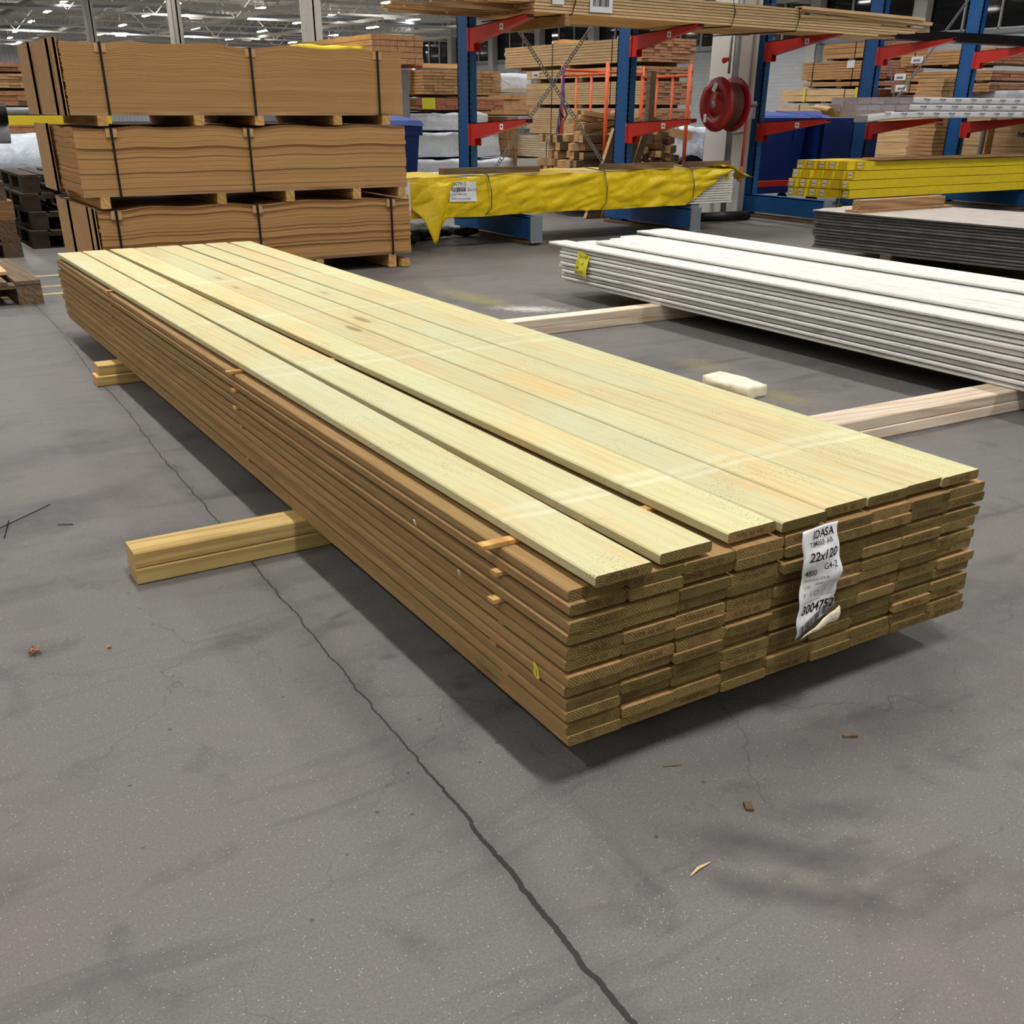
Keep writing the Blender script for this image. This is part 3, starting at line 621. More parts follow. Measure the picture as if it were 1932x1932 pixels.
# =================================================================== WHITE BOARD STACK
wm = board_mesh('primed_board', L=4.8, w_=0.145, t_=0.0175, mats=('primed', 'primed', 'primed'), seed=3, seg=10, ch=0.005)
NR = 12; PT = 0.0225
for r_i in range(NR):
    for c in range(7):
        if r_i == NR-1 and c in (0, 4): continue
        z = Z0+0.0+r_i*PT
        y1 = 4.52+(-1)**r_i*0.012+R.uniform(-0.02, 0.03)
        dx = R.uniform(-0.010, 0.010) if r_i < NR-2 else R.uniform(-0.004, 0.012)
        if r_i == 0: dx = 0.01; y1 = 4.50
        if r_i == NR-2 and c == 0: y1 = 4.66; dx = -0.01
        if r_i == NR-1: y1 = {1: 4.36, 2: 4.42, 3: 4.50, 5: 4.72, 6: 4.74}[c]
        o = bpy.data.objects.new('primed_board', wm); COL.objects.link(o)
        o.location = (3.035+c*0.151+dx, y1-4.8, z); o.rotation_euler = (0, 0, R.uniform(-0.001, 0.001))
        tag(o, 'white primed board, %s from the near side, %s layer up' % (ordn[c], ordn[r_i]), 'board', 'white primed boards in the stack on pale bearers')
# yellow handwritten note
def notefn(u, v): return Vector((3.012-0.006*math.sin(v*40)-0.004*math.sin(u*30), 4.335-u-0.02*(v/0.13), 0.165+v*1.0))
mb = MB('noteyellow'); mb.grid(8, 8, lambda a, b: notefn(a*0.125, b*0.135+0.008*math.sin(a*5)))
no = tag(weld(mb, 'paper_note'), 'crumpled yellow note with pen writing stuck on the side of the white boards', 'note')
mi = MB('ink'); Fn = lambda u, v: notefn(u, v)+Vector((-0.002, 0, 0))
put_text(mi, '21x147', 0.030, Fn, 0.022, 0.104); put_text(mi, '72', 0.028, Fn, 0.010, 0.070, rot=-0.3); put_text(mi, '57', 0.022, Fn, 0.070, 0.062, rot=0.2); put_text(mi, '204', 0.026, Fn, 0.010, 0.038); put_text(mi, '26+297', 0.028, Fn, 0.010, 0.010)
mi.build('pen_writing', no, fix=False)
bearer(1.35, 4.15, 3.50, 0, 0.044, 0.095, 'whitewoodX', 'lower pale bearer on the floor under the far part of the white boards', 0.0)
bearer(1.30, 4.15, 3.50, 0.044, 0.044, 0.095, 'whitewoodX', 'upper pale bearer carrying the far part of the white boards', 0.0)
bearer(1.42, 4.15, 1.23, 0, 0.044, 0.14, 'whitewoodX', 'lower pale bearer on the floor under the near part of the white boards', -0.025)
bearer(1.38, 4.15, 1.235, 0.044, 0.044, 0.14, 'whitewoodX', 'upper pale bearer with scuffed top, between the two stacks', -0.025)
# cream wrapped block beside the stack
mb, P_ = wrapped(0, 0.065, 0, 0.185, 0, 0.036, ('cream',), 0.004, (20, 14, 20), (5, 16, 4), 4)
tag(weld(mb, 'paper_wrap', loc=(1.084, 0.728, 0.408), rot=(0, -0.12, 0.0)), 'crumpled cream paper wrap poking out beside the top boards on the far long edge', 'paper wrap')

# =================================================================== DARK BOARD STACK
da = math.radians(8.5)
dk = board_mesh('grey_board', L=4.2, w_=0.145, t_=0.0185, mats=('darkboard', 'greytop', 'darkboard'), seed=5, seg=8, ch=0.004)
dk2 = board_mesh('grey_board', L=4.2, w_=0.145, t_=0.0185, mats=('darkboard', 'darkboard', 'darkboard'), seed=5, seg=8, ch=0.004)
dirv = Vector((math.sin(da), -math.cos(da), 0)); perp = Vector((math.cos(da), math.sin(da), 0))
o0 = Vector((5.93, 5.07, 0))
for r_i in range(13):
    for c in (range(8) if r_i == 12 else range(2)):
        st = o0+dirv*(4.2+R.uniform(-0.02, 0.02)-(0.04 if r_i == 12 else 0))+perp*(c*0.15+R.uniform(-0.004, 0.004)-(0.012 if r_i == 12 else 0))
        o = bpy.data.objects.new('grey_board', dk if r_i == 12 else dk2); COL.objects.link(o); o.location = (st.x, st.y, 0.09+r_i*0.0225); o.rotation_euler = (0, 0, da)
        tag(o, 'dark grey board, %s from the near side, %s layer up' % (ordn[c], ordn[r_i]), 'board', 'dark grey boards in the stack at the right')
mbk = MB('darkboard'); mbk.box(0.31, 1.19, 0.03, 4.15, 0.0, 0.268)
tag(mbk.build('board_pack', loc=tuple(o0+dirv*4.2+Vector((0, 0, 0.09))), rot=(0, 0, da)), 'mass of dark grey boards inside the dark stack, behind the visible edges', 'board pack')
for i, q in enumerate((0.7, 3.3)):
    c = o0+dirv*q
    tag(MB('old').box(0, 1.25, -0.045, 0.045, 0, 0.09).build('timber_bearer', loc=tuple(c+perp*-0.02), rot=(0, 0, da)), 'timber bearer under the dark stack, %s' % ('far one' if i == 0 else 'near one'), 'timber bearer')
zt2 = 0.09+12*0.0225+0.0187
tag(MB('pinkX', 'old').box(0, 1.15, 0, 0.16, 0, 0.018).build('plank', loc=(5.99, 4.66, zt2), rot=(0, 0, 0.02)), 'thin plank lying under the brown timber on top of the dark stack', 'plank')
tag(MB('pinkX', 'old').box(0, 1.05, 0, 0.09, 0, 0.075).build('timber_block', loc=(6.02, 4.69, zt2+0.018), rot=(0, 0, 0.02)), 'brown timber lying across the top of the dark stack', 'timber block')

# =================================================================== BROWN HARDBOARD PACKS
def hardpack(x0, x1, y0, z0, z1, straps, label, amp, groups, end_panels, seed, top_lab=None, dep=1.22):
    r = random.Random(seed); root = empty('hardboard_pack', (x0, y0, z0)); tag(root, label, 'hardboard pack', 'strapped packs of brown hardboard in one pile')
    W_ = x1-x0; H = z1-z0
    def wave(x, y):
        s_ = 0.0
        for a in straps: s_ -= 1.2*math.exp(-((x-(a-x0))/0.13)**2)
        s_ += 0.62*math.cos((x-0.35)*2*math.pi/0.56)*(1-sum(math.exp(-((x-(a-x0))/0.12)**2) for a in straps if True)*0.5)
        return amp*s_*math.cos(y*1.2)
    bm_ = MB('hardboard', 'kraft'); lay = []
    n = 56; nd = 10
    for g in range(groups):
        a, b = g/groups, (g+1)/groups; oy = r.choice((0.0, 0.003, 0.007, 0.010)) if g and groups < 30 else r.uniform(0, 0.0018); ox = r.uniform(-0.004, 0.004)
        za, zb = a*H, b*H-0.0012
        def T(x, y, z, top): lay.append((len(bm_.v), z)); return Vector((x+ox, y, z+wave(x, y)*(z/H)))
        nx = n
        bm_.grid(nx, 1, lambda u, v: T(u*W_, oy, za if v < .5 else zb, 0), 0)
        bm_.grid(nd, 1, lambda u, v: T(0, oy+u*dep, za if v < .5 else zb, 0)+Vector((0, 0, 0.006*math.sin(u*16)*(za/H))), 0)
        bm_.grid(nd, 1, lambda u, v: T(W_, oy+u*dep, za if v < .5 else zb, 0), 0)
        bm_.grid(nx, 1, lambda u, v: T(u*W_, oy+(0 if v < .5 else 0.03), zb, 0), 0)
        bm_.grid(nx, 1, lambda u, v: T(u*W_, oy+(0 if v < .5 else 0.03), za, 0), 0)
    bm_.grid(n, nd, lambda u, v: T(u*W_, v*dep, H-0.0012, 0), 1); bm_.grid(n, 1, lambda u, v: T(u*W_, dep, v*H, 0), 0); bm_.grid(n, 4, lambda u, v: (u*W_, v*dep, 0.0), 0)
    so_ = bm_.build('sheet_stack', root); la = so_.data.attributes.new('lay', 'FLOAT', 'POINT')
    for k_, z_ in lay: la.data[k_].value = z_
    for a in straps:
        x = a-x0; lean = 0.05; zt_ = H+wave(x, 0)
        sb = MB('strapsteel'); w2 = 0.008
        P_ = [(x-0.0, -0.008, zt_+0.004), (x+0.0+lean*0.0, -0.008, 0.0), (x, -0.006, -0.022), (x, dep+0.006, -0.022), (x, dep+0.006, zt_+0.004)]
        for q in range(len(P_)):
            A, B = Vector(P_[q]), Vector(P_[(q+1) % len(P_)])
            off = Vector((w2, 0, 0)); th = Vector((0, -0.002, 0)) if abs(A.y-B.y) < 0.01 else Vector((0, 0, 0.002))
            sb.hexa([A-off, A+off, A+off+th, A-off+th, B-off, B+off, B+off+th, B-off+th])
        sb.build('strap', root)
        MB('kraft').box(x-0.035, x-0.010, -0.006, 0.0, zt_-0.05, zt_+0.003).box(x+0.010, x+0.035, -0.006, 0.0, zt_-0.05, zt_+0.003).box(x-0.035, x+0.035, -0.006, 0.03, zt_, zt_+0.0035).build('edge_protector', root)
    for (ya, yb, xo) in end_panels:
        MB('kraft').box(-0.02-xo, -0.006-xo, ya, yb, -0.02, H+0.01).box(-0.02-xo, 0.0-xo, ya, ya+0.012, -0.02, H+0.012).build('end_cover', root)
    MB('pinkX', 'pine_end').box(-0.0, W_, 0.0, 0.1, -0.02, 0.0).box(0, W_, dep-0.1, dep, -0.02, 0).box(0, W_, 0.56, 0.66, -0.02, 0).build('deck_board_strip', root)
    if top_lab:
        lb = MB('paper', 'ink'); ya, yb, za, zb = top_lab; lb.box(-0.024, -0.0215, ya, yb, za, zb)
        lb.build('label', root)
        li = MB('ink'); FF = lambda u, v: Vector((-0.0252, yb-u, za+v)); 
        for q in range(4): put_text(li, '482 109', (yb-ya)*0.28, FF, (yb-ya)*0.1, (zb-za)*(0.12+0.22*q))
        li.build('label_printing', root, fix=False)
    return root, wave
def runners(root, xs, h, dep=1.22, big=True):
    for x in xs:
        MB('blockX').box(x, x+0.062, -0.0, dep, -0.02-h, -0.0205).build('runner', root)
hb, wb = hardpack(0.52, 2.815, 6.3, 0.12, 0.505, [0.64, 1.61, 2.655], 'bottom pack of brown hardboard sheets, lowest of the pile behind the boards', 0.011, 17, [(0.0, 0.12, 0.012), (0.13, 0.75, 0.02), (0.78, 1.22, 0.03)], 1, top_lab=(0.30, 0.52, 0.02, 0.17))
runners(hb, (0.03, 0.75, 1.5, 2.10), 0.095); MB('blockX').box(2.2, 2.27, -0.02, 1.2, -0.115, -0.06).build('runner', hb)
hm_, wm_ = hardpack(0.455, 2.80, 6.3, 0.60, 1.00, [0.69, 1.60], 'middle pack of brown hardboard sheets with a wavy bare left end', 0.011, 13, [(0.72, 1.22, 0.02)], 2)
runners(hm_, (0.10, 0.88, 1.38, 1.90, 2.27), 0.072)
ht, wt = hardpack(0.46, 2.79, 6.3, 1.085, 1.485, [0.70, 1.668, 2.60], 'top pack of brown hardboard sheets with kraft board end covers', 0.012, 42, [(0.0, 0.13, 0.012), (0.15, 0.72, 0.03), (0.76, 1.22, 0.045)], 3, top_lab=(0.50, 0.60, 0.14, 0.36))
runners(ht, (0.16, 0.78, 1.20, 1.78, 2.16), 0.062)

# =================================================================== CANTILEVER RACK
UX = [4.36, 6.24, 8.09, 9.88, 11.66]; UY = 8.10
for i, x in enumerate(UX):
    root = empty('rack_upright', (x, UY, 0)); tag(root, 'blue cantilever rack upright with red arms, %s from the left' % ordn[i], 'rack upright', 'cantilever rack uprights')
    mb = MB('steelblue', 'black'); w_, d = 0.085, 0.22
    mb.box(0, w_, 0, 0.012, 0.02, 3.6).box(0, w_, d-0.012, d, 0.02, 3.6).box(0.0, 0.010, 0.0, d, 0.02, 3.6).box(w_-0.01, w_, 0.012, d-0.012, 0.02, 3.6)
    ho = mb
    for k_ in range(44):
        z = 0.35+k_*0.05
        ho.tube([(-0.0015, 0.022, z), (0.002, 0.022, z)], 0.0085, 6, 1).tube([(-0.0015, d-0.022, z), (0.002, d-0.022, z)], 0.0085, 6, 1).tube([(0.016, -0.0015, z), (0.016, 0.002, z)], 0.0075, 6, 1)
    mb.build('post', root)
    # base beam towards the aisle
    bb = MB('steelblue', 'galv'); bb.box(-0.01, 0.002, -1.13, d+0.1, 0.055, 0.235).box(w_-0.002, w_+0.01, -1.13, d+0.1, 0.055, 0.235).box(-0.01, w_+0.01, -1.13, d+0.1, 0.225, 0.24)
    bb.build('base_beam', root); MB('galv').box(-0.02, w_+0.02, -1.145, -1.13, 0.03, 0.245).box(-0.02, w_+0.02, -1.16, -1.02, 0.022, 0.032).build('end_plate', root)
    for (za, ta) in ((0.985, 1.035), (1.775, 1.83)):
        am = MB('red')
        P0 = [(0.005, -0.03, za-0.15), (0.08, -0.03, za-0.15), (0.08, -0.03, za), (0.005, -0.03, za)]
        zb = ta
        pr_ = [(-0.0, za-0.19), (-0.0, za), (-1.0, zb), (-1.0, zb-0.028), (-0.09, za-0.125), (-0.09, za-0.19)]
        am.prism([(a+0.0, b) for a, b in pr_], 'x', 0.004, 0.010).prism([(a, b) for a, b in pr_], 'x', 0.072, 0.078)
        am.hexa([(0.004, -0.0, za-0.006), (0.078, -0.0, za-0.006), (0.078, 0, za), (0.004, 0, za), (0.004, -1.0, zb-0.006), (0.078, -1.0, zb-0.006), (0.078, -1.0, zb), (0.004, -1.0, zb)])
        am.hexa([(0.004, -0.09, za-0.13), (0.078, -0.09, za-0.13), (0.078, -0.09, za-0.125), (0.004, -0.09, za-0.125), (0.004, -1.0, zb-0.033), (0.078, -1.0, zb-0.033), (0.078, -1.0, zb-0.028), (0.004, -1.0, zb-0.028)])
        am.box(-0.004, 0.09, -0.012, 0.02, za-0.19, za)
        a_ = am.build('arm', root)
        MB('black').box(0.008, 0.074, -1.003, -0.99, zb-0.027, zb-0.005).build('arm_end_cap', a_)
        MB('galv').tube([(-0.012, 0.004, za-0.03), (0.0, 0.004, za-0.03)], 0.010, 6).build('bolt', a_)
        if i < 3: MB('paper', 'ink').box(0.0022, 0.0038, -0.62, -0.56, za-0.045, za+0.005).box(0.0012, 0.0022, -0.60, -0.58, za-0.028, za-0.012, 1).build('arm_label', a_)
    if i == 2: MB('paper').box(-0.0125, -0.0105, 0.05, 0.16, 1.02, 1.20).build('upright_label', root)
    for yy in ((-1.12, -0.1),): MB('old').box(-0.03, w_+0.05, -1.10, 0.3, 0.0, 0.03).build('floor_shim', root)
# perforated cross bracing
def brace(p, q, label):
    p, q = Vector(p), Vector(q); d = (q-p); L_ = d.length; n = int(L_/0.032); mb = MB('galv'); dn = d.normalized(); sd = dn.cross(Vector((0, 1, 0))).normalized()*0.014; th = Vector((0, 0.004, 0))
    for s_ in (-1, 1):
        A, B = p+sd*s_, q+sd*s_; e = sd*0.32
        mb.hexa([A-e, A+e, A+e+th, A-e+th, B-e, B+e, B+e+th, B-e+th])
    for k_ in range(n):
        c = p+dn*(k_+0.5)*L_/n; e = sd; h = dn*0.006
        mb.hexa([c-h-e, c-h+e, c-h+e+th, c-h-e+th, c+h-e, c+h+e, c+h+e+th, c+h-e+th])
    return tag(mb.build('rack_brace'), label, 'rack brace', 'perforated braces between the rack uprights')
yb = UY+0.15
brace((4.43, yb, 0.237), (6.25, yb+0.02, 2.274), 'perforated brace rising to the right between the first and second uprights')
brace((4.43, yb+0.01, 2.426), (6.25, yb+0.03, 0.42), 'perforated brace falling to the right between the first and second uprights')
brace((10.42, yb, 1.15), (12.1, yb+0.02, 2.9), 'perforated brace rising to the right before the fifth upright')
brace((10.55, yb+0.01, 1.08), (9.99, yb+0.03, 2.3), 'perforated brace leaning left between the fourth and fifth uprights')

# =================================================================== YELLOW BUNDLE on the rack feet
root = empty('board_bundle', (3.15, 7.1, 0.262)); tag(root, 'long bundle of white boards wrapped in dirty yellow film on the rack feet', 'wrapped bundle')
mb = MB('packpale', 'primed')
for k_ in range(14): mb.box(0.3, 3.72-0.006*(k_ % 3), 0.0+0.004*(k_ % 2), 0.86, 0.005+k_*0.0225, 0.005+k_*0.0225+0.0165, 1)
mb.box(0.02, 3.68, 0.03, 0.85, 0.0, 0.31, 0)
mb.build('board_core', root)
Ls, He = 3.5, 0.32
def yfun(u, v):
    x = u*3.64; cut = 1.0
    lowz = 0.0+ (0 if x < 3.1 else (x-3.1)/0.54*0.30)
    z = lowz+(He-lowz)*v
    f_ = noise.noise(Vector((x*1.7-z*5.0, z*7, 3)))*0.7+noise.noise(Vector((x*5-z*9, z*9, 8)))*0.4+noise.noise(Vector((x*11-z*14, z*16, 5)))*0.1
    tie = sum(math.exp(-((x-a)/0.05)**2) for a in (0.80, 2.06, 3.12))
    return Vector((x, -0.012-0.05*abs(f_)*(1-0.7*tie)-0.012*math.sin(v*math.pi), z+0.01*noise.noise(Vector((x*2, 0, 0)))))
mb = MB('yellow'); mb.grid(220, 20, yfun)
mb.grid(110, 4, lambda u, v: yfun(u, 1)+Vector((0, v*0.85, 0.004*math.sin(u*60+v*5))))
mb.grid(8, 8, lambda u, v: Vector((-0.03-0.02*noise.noise(Vector((u*5, v*5, 1))), u*0.86, v*He)))
weld(mb, 'yellow_film', parent=root)
mb = MB('yellow')
mb.grid(10, 12, lambda u, v: Vector((0.02+0.45*u-0.05*v, -0.035-0.03*math.sin(u*9+v*3)-0.03*v, He*0.9-(0.30+0.26*math.exp(-((u-0.62)/0.16)**2)-0.1*(1-u))*v*1.0+0.01*math.sin(u*14))))
mb.grid(8, 6, lambda u, v: Vector((-0.25+0.3*u, -0.0-0.03*math.sin(u*9+v*3), He*0.8-0.17*v+0.02*math.sin(u*12))))
fo = weld(mb, 'torn_film_flap', parent=root); fo.modifiers.new('t', 'SOLIDIFY').thickness = 0.003
mb = MB('yellow'); mb.grid(8, 5, lambda u, v: Vector((3.55+0.42*u, -0.02+0.3*v, He+0.02-0.12*u*u+0.02*math.sin(u*7+v*5)))); mb.grid(6, 5, lambda u, v: Vector((3.62+0.03*u, -0.02+0.05*v, He-0.25*v)))
fo = weld(mb, 'film_end_flap', parent=root); fo.modifiers.new('t', 'SOLIDIFY').thickness = 0.003
for x in (0.80, 2.06, 3.12):
    MB('green').tube([(x, 0.3, He+0.035), (x+0.01, -0.03, He+0.015), (x+0.035, -0.055, He*0.6), (x+0.035, -0.05, 0.06), (x-0.02, 0.0, -0.012), (x-0.15, 0.12, -0.03), (x-0.2, 0.4, -0.03)], 0.007, 6, rz=0.004).build('green_strap', root)
lb = MB('paper'); Fl = lambda u, v: yfun((0.42+u-0.008*v)/3.64, 0.40+v/He*0.95)+Vector((0, -0.012, 0))
lb.grid(8, 6, lambda a, b: Fl(a*0.27, b*0.165)); lo = weld(lb, 'bundle_label', parent=root)
li = MB('ink'); Fl2 = lambda u, v: Fl(u, v)+Vector((0, -0.003, 0)); put_text(li, '0007913', 0.042, Fl2, 0.02, 0.135, bold=0.01); bars(li, Fl2, 0.02, 0.16, 0.085, 0.122, 9); put_text(li, '22x120', 0.034, Fl2, 0.18, 0.09); put_text(li, '714  19  4800  25001', 0.018, Fl2, 0.02, 0.055); put_text(li, 'Hyvlat trall & granmaterial', 0.018, Fl2, 0.02, 0.02)
li.build('label_printing', lo, fix=False)
lb = MB('paper'); lb.grid(3, 8, lambda a, b: Vector((-0.03+0.06*a-0.02*b*0, -0.075, He-0.02-0.26*b))); weld(lb, 'hanging_label', parent=root)
for i, (a, b) in enumerate(((3.62, 4.62), (5.35, 6.2), (6.38, 6.95))):
    tag(MB('oldX').box(0, b-a, 0, 0.09, 0, 0.05).build('timber_batten', loc=(a, 7.25, 0.262+He+0.012)), 'weathered batten on top of the yellow wrapped bundle, %s' % ('left one', 'middle one', 'right one')[i], 'timber batten', 'battens on the yellow bundle')

# =================================================================== LOADS ON THE UPPER ARMS
pb = [board_mesh('pine_board', L=1.0, w_=1.0, t_=1.0, mats=('pine', 'pine', 'pine_end'), seed=2, seg=1, ch=0.03)]
def along_x(nm, x0, x1, y0, y1, z0, z1, mat='pineX', e='pine_end', slope=0.0, n=1):
    mb = MB(mat, e); L_ = x1-x0
    mb.hexa([(0, 0, 0), (L_, 0, slope*L_), (L_, y1-y0, slope*L_), (0, y1-y0, 0), (0, 0, z1-z0), (L_, 0, slope*L_+z1-z0), (L_, y1-y0, slope*L_+z1-z0), (0, y1-y0, z1-z0)])
    mb.mi[-6:] = [0, 0, 0, 0, 1, 1]
    return mb.build(nm, loc=(x0, y0, z0))
zs = 1.845
for r_i in range(8):
    for c in range(7):
        y0 = 7.08+c*0.135+R.uniform(0, 0.004)
        x0 = 4.42+R.uniform(-0.01, 0.02); x1 = 7.62+R.uniform(-0.1, 0.12)
        if c == 0 and r_i < 6: x1 = 8.9+R.uniform(-0.25, 0.45)
        elif r_i < 5 and c < 4: x1 = 8.8+R.uniform(-0.5, 0.5)
        sl = -0.0115
        if c == 0 and r_i in (0, 1): sl = -0.0115
        o = along_x('pine_board', x0, x1, y0, y0+0.128, zs+r_i*0.0235, zs+r_i*0.0235+0.0185, slope=sl*0.9)
        tag(o, 'pine board on the upper rack arms, %s from the aisle, %s layer up' % (ordn[c], ordn[r_i]), 'board', 'pine boards on the upper rack arms')
for i, (x1, z, sl, t_) in enumerate(((9.30, 1.99, -0.016, 0.026), (9.45, 1.975, -0.028, 0.03), (9.48, 1.925, 0.004, 0.022), (9.1, 1.92, -0.014, 0.02), (9.5, 1.90, -0.018, 0.03))):
    o = along_x('pine_board', 7.5, x1, 7.03+0.02*i, 7.14+0.02*i, z, z+t_, slope=sl)
    tag(o, 'loose pine board jutting right from the upper load, %s from top' % ordn[i], 'board', 'loose pine boards at the right end of the upper load')
for i, (x, nmn) in enumerate(((4.80, 'left'), (6.62, 'middle'), (7.46, 'right'))):
    tag(MB('strapsteel').tube([(x, 8.0, 2.05), (x, 7.07, 2.05), (x+0.03, 7.055, 1.93), (x, 7.06, 1.84-0.012*(x-4.4)), (x-0.3, 7.5, 1.825-0.012*(x-4.4)), (x-0.35, 8.0, 1.825-0.012*(x-4.4))], 0.006, 6).build('strap'), 'thin black strap around the pine boards on the upper rack arms, %s one' % nmn, 'strap', 'straps around the upper pine boards')
tag(along_x('timber_batten', 4.42, 4.50, 7.1, 8.0, 1.73, 1.84), 'brown batten', 'timber batten') if False else None
mb = MB('pinkX', 'pine_end'); mb.box(0, 0.05, 0, 0.9, 0, 0.09); tag(mb.build('timber_batten', loc=(4.74, 7.08, 1.752)), 'brown batten strapped under the pine boards near the first red arm', 'timber batten')
for i, (xa, za, ww, txt) in enumerate(((4.60, 1.905, 0.12, '4.8'), (4.99, 1.862, 0.24, 'BC'))):
    lb = MB('paper', 'ink'); lb.box(0, ww, 0, 0.003, 0, 0.16); o = lb.build('package_label', loc=(xa, 7.066, za))
    li = MB('ink'); FF = lambda u, v: Vector((u, -0.002, v)); bars(li, FF, 0.03, ww-0.04, 0.045, 0.15, 4+i, n=16); li.build('bar_code', o, fix=False)
    tag(o, 'white bar code label on the upper pine boards, %s' % ('left one' if i == 0 else 'right one'), 'label')
# thin battens sticking out left of the first upright and the mixed offcuts above them
for i in range(9):
    xl = (3.22, 3.62, 3.42, 3.95, 3.3, 3.7, 4.0, 3.8, 3.5)[i]
    o = along_x('pine_batten', xl, 5.4, 7.30+0.085*i, 7.345+0.085*i, 1.86+0.028*(i % 2), 1.886+0.028*(i % 2), mat='pinkX', slope=-0.004)
    tag(o, 'long thin batten sticking out left past the first upright, %s from the aisle' % ordn[i], 'batten', 'thin battens at the left end of the upper arms')
for i in range(36):
    yy = 7.12+R.uniform(0, 0.78); zz = 1.915+0.02*(i//6)+R.uniform(0, 0.004)
    o = along_x('pine_offcut', 4.02+R.uniform(0, 0.3), 4.43, yy, yy+0.06, zz, zz+0.018)
    o.rotation_euler = (0, 0, R.uniform(-0.12, 0.12))
    tag(o, 'pale pine offcut in the ragged pile above the first red arm', 'offcut', 'ragged pine offcuts above the first upper arm')
# black beam on the upper arms at right
mb = MB('black'); mb.box(0, 4.2, 0, 0.2, 0, 0.075).box(0, 4.2, 0.02, 0.17, 0.075, 0.10)
tag(mb.build('black_beam', loc=(8.95, 7.45, 1.815)), 'long black plastic beam across the upper arms at the right', 'beam')

# =================================================================== WHITE FOIL PACKAGES on the middle arms
fo_ = MB('ink')
for k_ in range(16):
    FF = lambda u, v: Vector((u, -0.0015, v))
    put_text(fo_, 'STIGAB', 0.030, FF, 0.12+k_*0.27, 0.034, bold=0.01, shear=0.2, sx=1.1); put_text(fo_, 'of Sweden', 0.014, FF, 0.15+k_*0.27, 0.017, shear=0.2)
foil_print = fo_.mesh('printing', fix=False)
def foilpack(x0, y0, z0, L_, first, label, sag=0.0):
    mb = MB('foil', 'foilend'); n = 26
    def Z(x): return -sag*max(0, (0.9-x))**2
    W_, H = 0.145, 0.066
    for a, b in ((0, 0), (1, 0), (0, 1), (1, 1)): pass
    J = lambda x: Vector((0.004*noise.noise(Vector((x.x*9, x.y*20, x.z*30+z0*9))), 0.002*noise.noise(x*14), 0.002*noise.noise(x*17)))
    def P(x, y, z): p = Vector((x-0.33*y*max(0.0, 1-x/0.5), y, z+Z(x))); return p+J(p+Vector((x0, y0, z0)))
    mb.grid(n, 3, lambda u, v: P(u*L_, 0, v*H)); mb.grid(n, 3, lambda u, v: P(u*L_, W_, v*H)); mb.grid(n, 2, lambda u, v: P(u*L_, v*W_, H)); mb.grid(n, 2, lambda u, v: P(u*L_, v*W_, 0))
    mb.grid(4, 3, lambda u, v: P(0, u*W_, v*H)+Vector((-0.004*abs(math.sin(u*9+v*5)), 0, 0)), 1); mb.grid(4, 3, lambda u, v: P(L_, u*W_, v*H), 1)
    o = weld(mb, 'foil_package', loc=(x0, y0, z0)); tag(o, label, 'wrapped package', 'white foil packages on the middle rack arms')
    if first:
        p_ = bpy.data.objects.new('printing', foil_print); COL.objects.link(p_); p_.parent = o; p_.location = (0.12 if z0 < 1.1 else 0.05, -0.0028, 0.0)
for lay in range(3):
    for c in range(6 if lay else 1):
        x0 = (8.72 if lay == 0 else 9.36-0.05*c+R.uniform(-0.003, 0.003)+(0.04 if lay == 2 else 0))
        foilpack(x0, 7.10+c*0.150, 1.037+lay*0.070, 4.4, c == 0, 'white foil package on the middle arms, %s from the aisle, %s layer' % (ordn[c], ('bottom', 'middle', 'top')[lay]), 0.05 if lay == 0 else 0.0)
for c in range(1, 6):
    foilpack(9.15, 7.10+c*0.150, 1.037, 4.0, False, 'white foil package in the bottom layer on the middle arms, %s from the aisle' % ordn[c])
mb = MB('kraft'); mb.grid(5, 5, lambda u, v: Vector((-0.2*u, 0.25*v, 0.10*math.sin(u*2.5)+0.03*v))); o = weld(mb, 'torn_paper', loc=(8.98, 7.75, 1.04)); o.modifiers.new('t', 'SOLIDIFY').thickness = 0.003
tag(o, 'torn brown paper sheet beside the end of the foil packages', 'paper')

# =================================================================== YELLOW PACKAGES on the right rack feet
ymesh, _P = wrapped(0, 4.0, 0, 0.112, 0, 0.088, ('yellow2',), 0.003, (3, 8, 20), (40, 3, 3), 2)
ymesh = ymesh.mesh('yellow_package'); lab_me = MB('paper', 'ink').box(-0.006, -0.003, 0.028, 0.086, 0.018, 0.076).box(-0.0072, -0.006, 0.032, 0.082, 0.044, 0.05, 1).mesh('end_label')
for lay in range(4):
    for c in range(6):
        x0 = 8.50-0.0*lay+R.uniform(-0.02, 0.02)-(c*0.045)+(0.05 if lay == 2 else 0)+(0.08 if lay == 3 else 0)
        if lay == 3 and c in (0,): x0 += 0.12
        o = bpy.data.objects.new('yellow_package', ymesh); COL.objects.link(o); o.location = (x0, 7.02+c*0.116, 0.245+lay*0.0935)
        tag(o, 'yellow package on the right rack feet, %s from the aisle, %s layer up' % (ordn[c], ordn[lay]), 'wrapped package', 'yellow packages on the right rack feet')
        if not (c == 1 or (lay == 2 and c in (2, 3, 4))): 
            e_ = bpy.data.objects.new('end_label', lab_me); COL.objects.link(e_); e_.parent = o
mb = MB('yellowblot'); mb.grid(4, 8, lambda u, v: Vector((0.10*u-0.02*v, 0.09*u, -0.42*v+0.01*math.sin(v*8+u*3)))); o = weld(mb, 'film_strip', loc=(8.42, 7.06, 0.56)); o.modifiers.new('t', 'SOLIDIFY').thickness = 0.003
tag(o, 'translucent yellow film strip hanging down the end of the yellow packages', 'film strip')
for i in range(3):
    o = along_x('pine_board', 8.85+0.05*i, 12.7, 6.98+0.11*i, 7.08+0.11*i, 0.245+4*0.0935+0.004, 0.245+4*0.0935+0.02, mat='pinkX')
    tag(o, 'thin bare board on top of the yellow packages, %s from the aisle' % ordn[i], 'board', 'bare boards on the yellow packages')

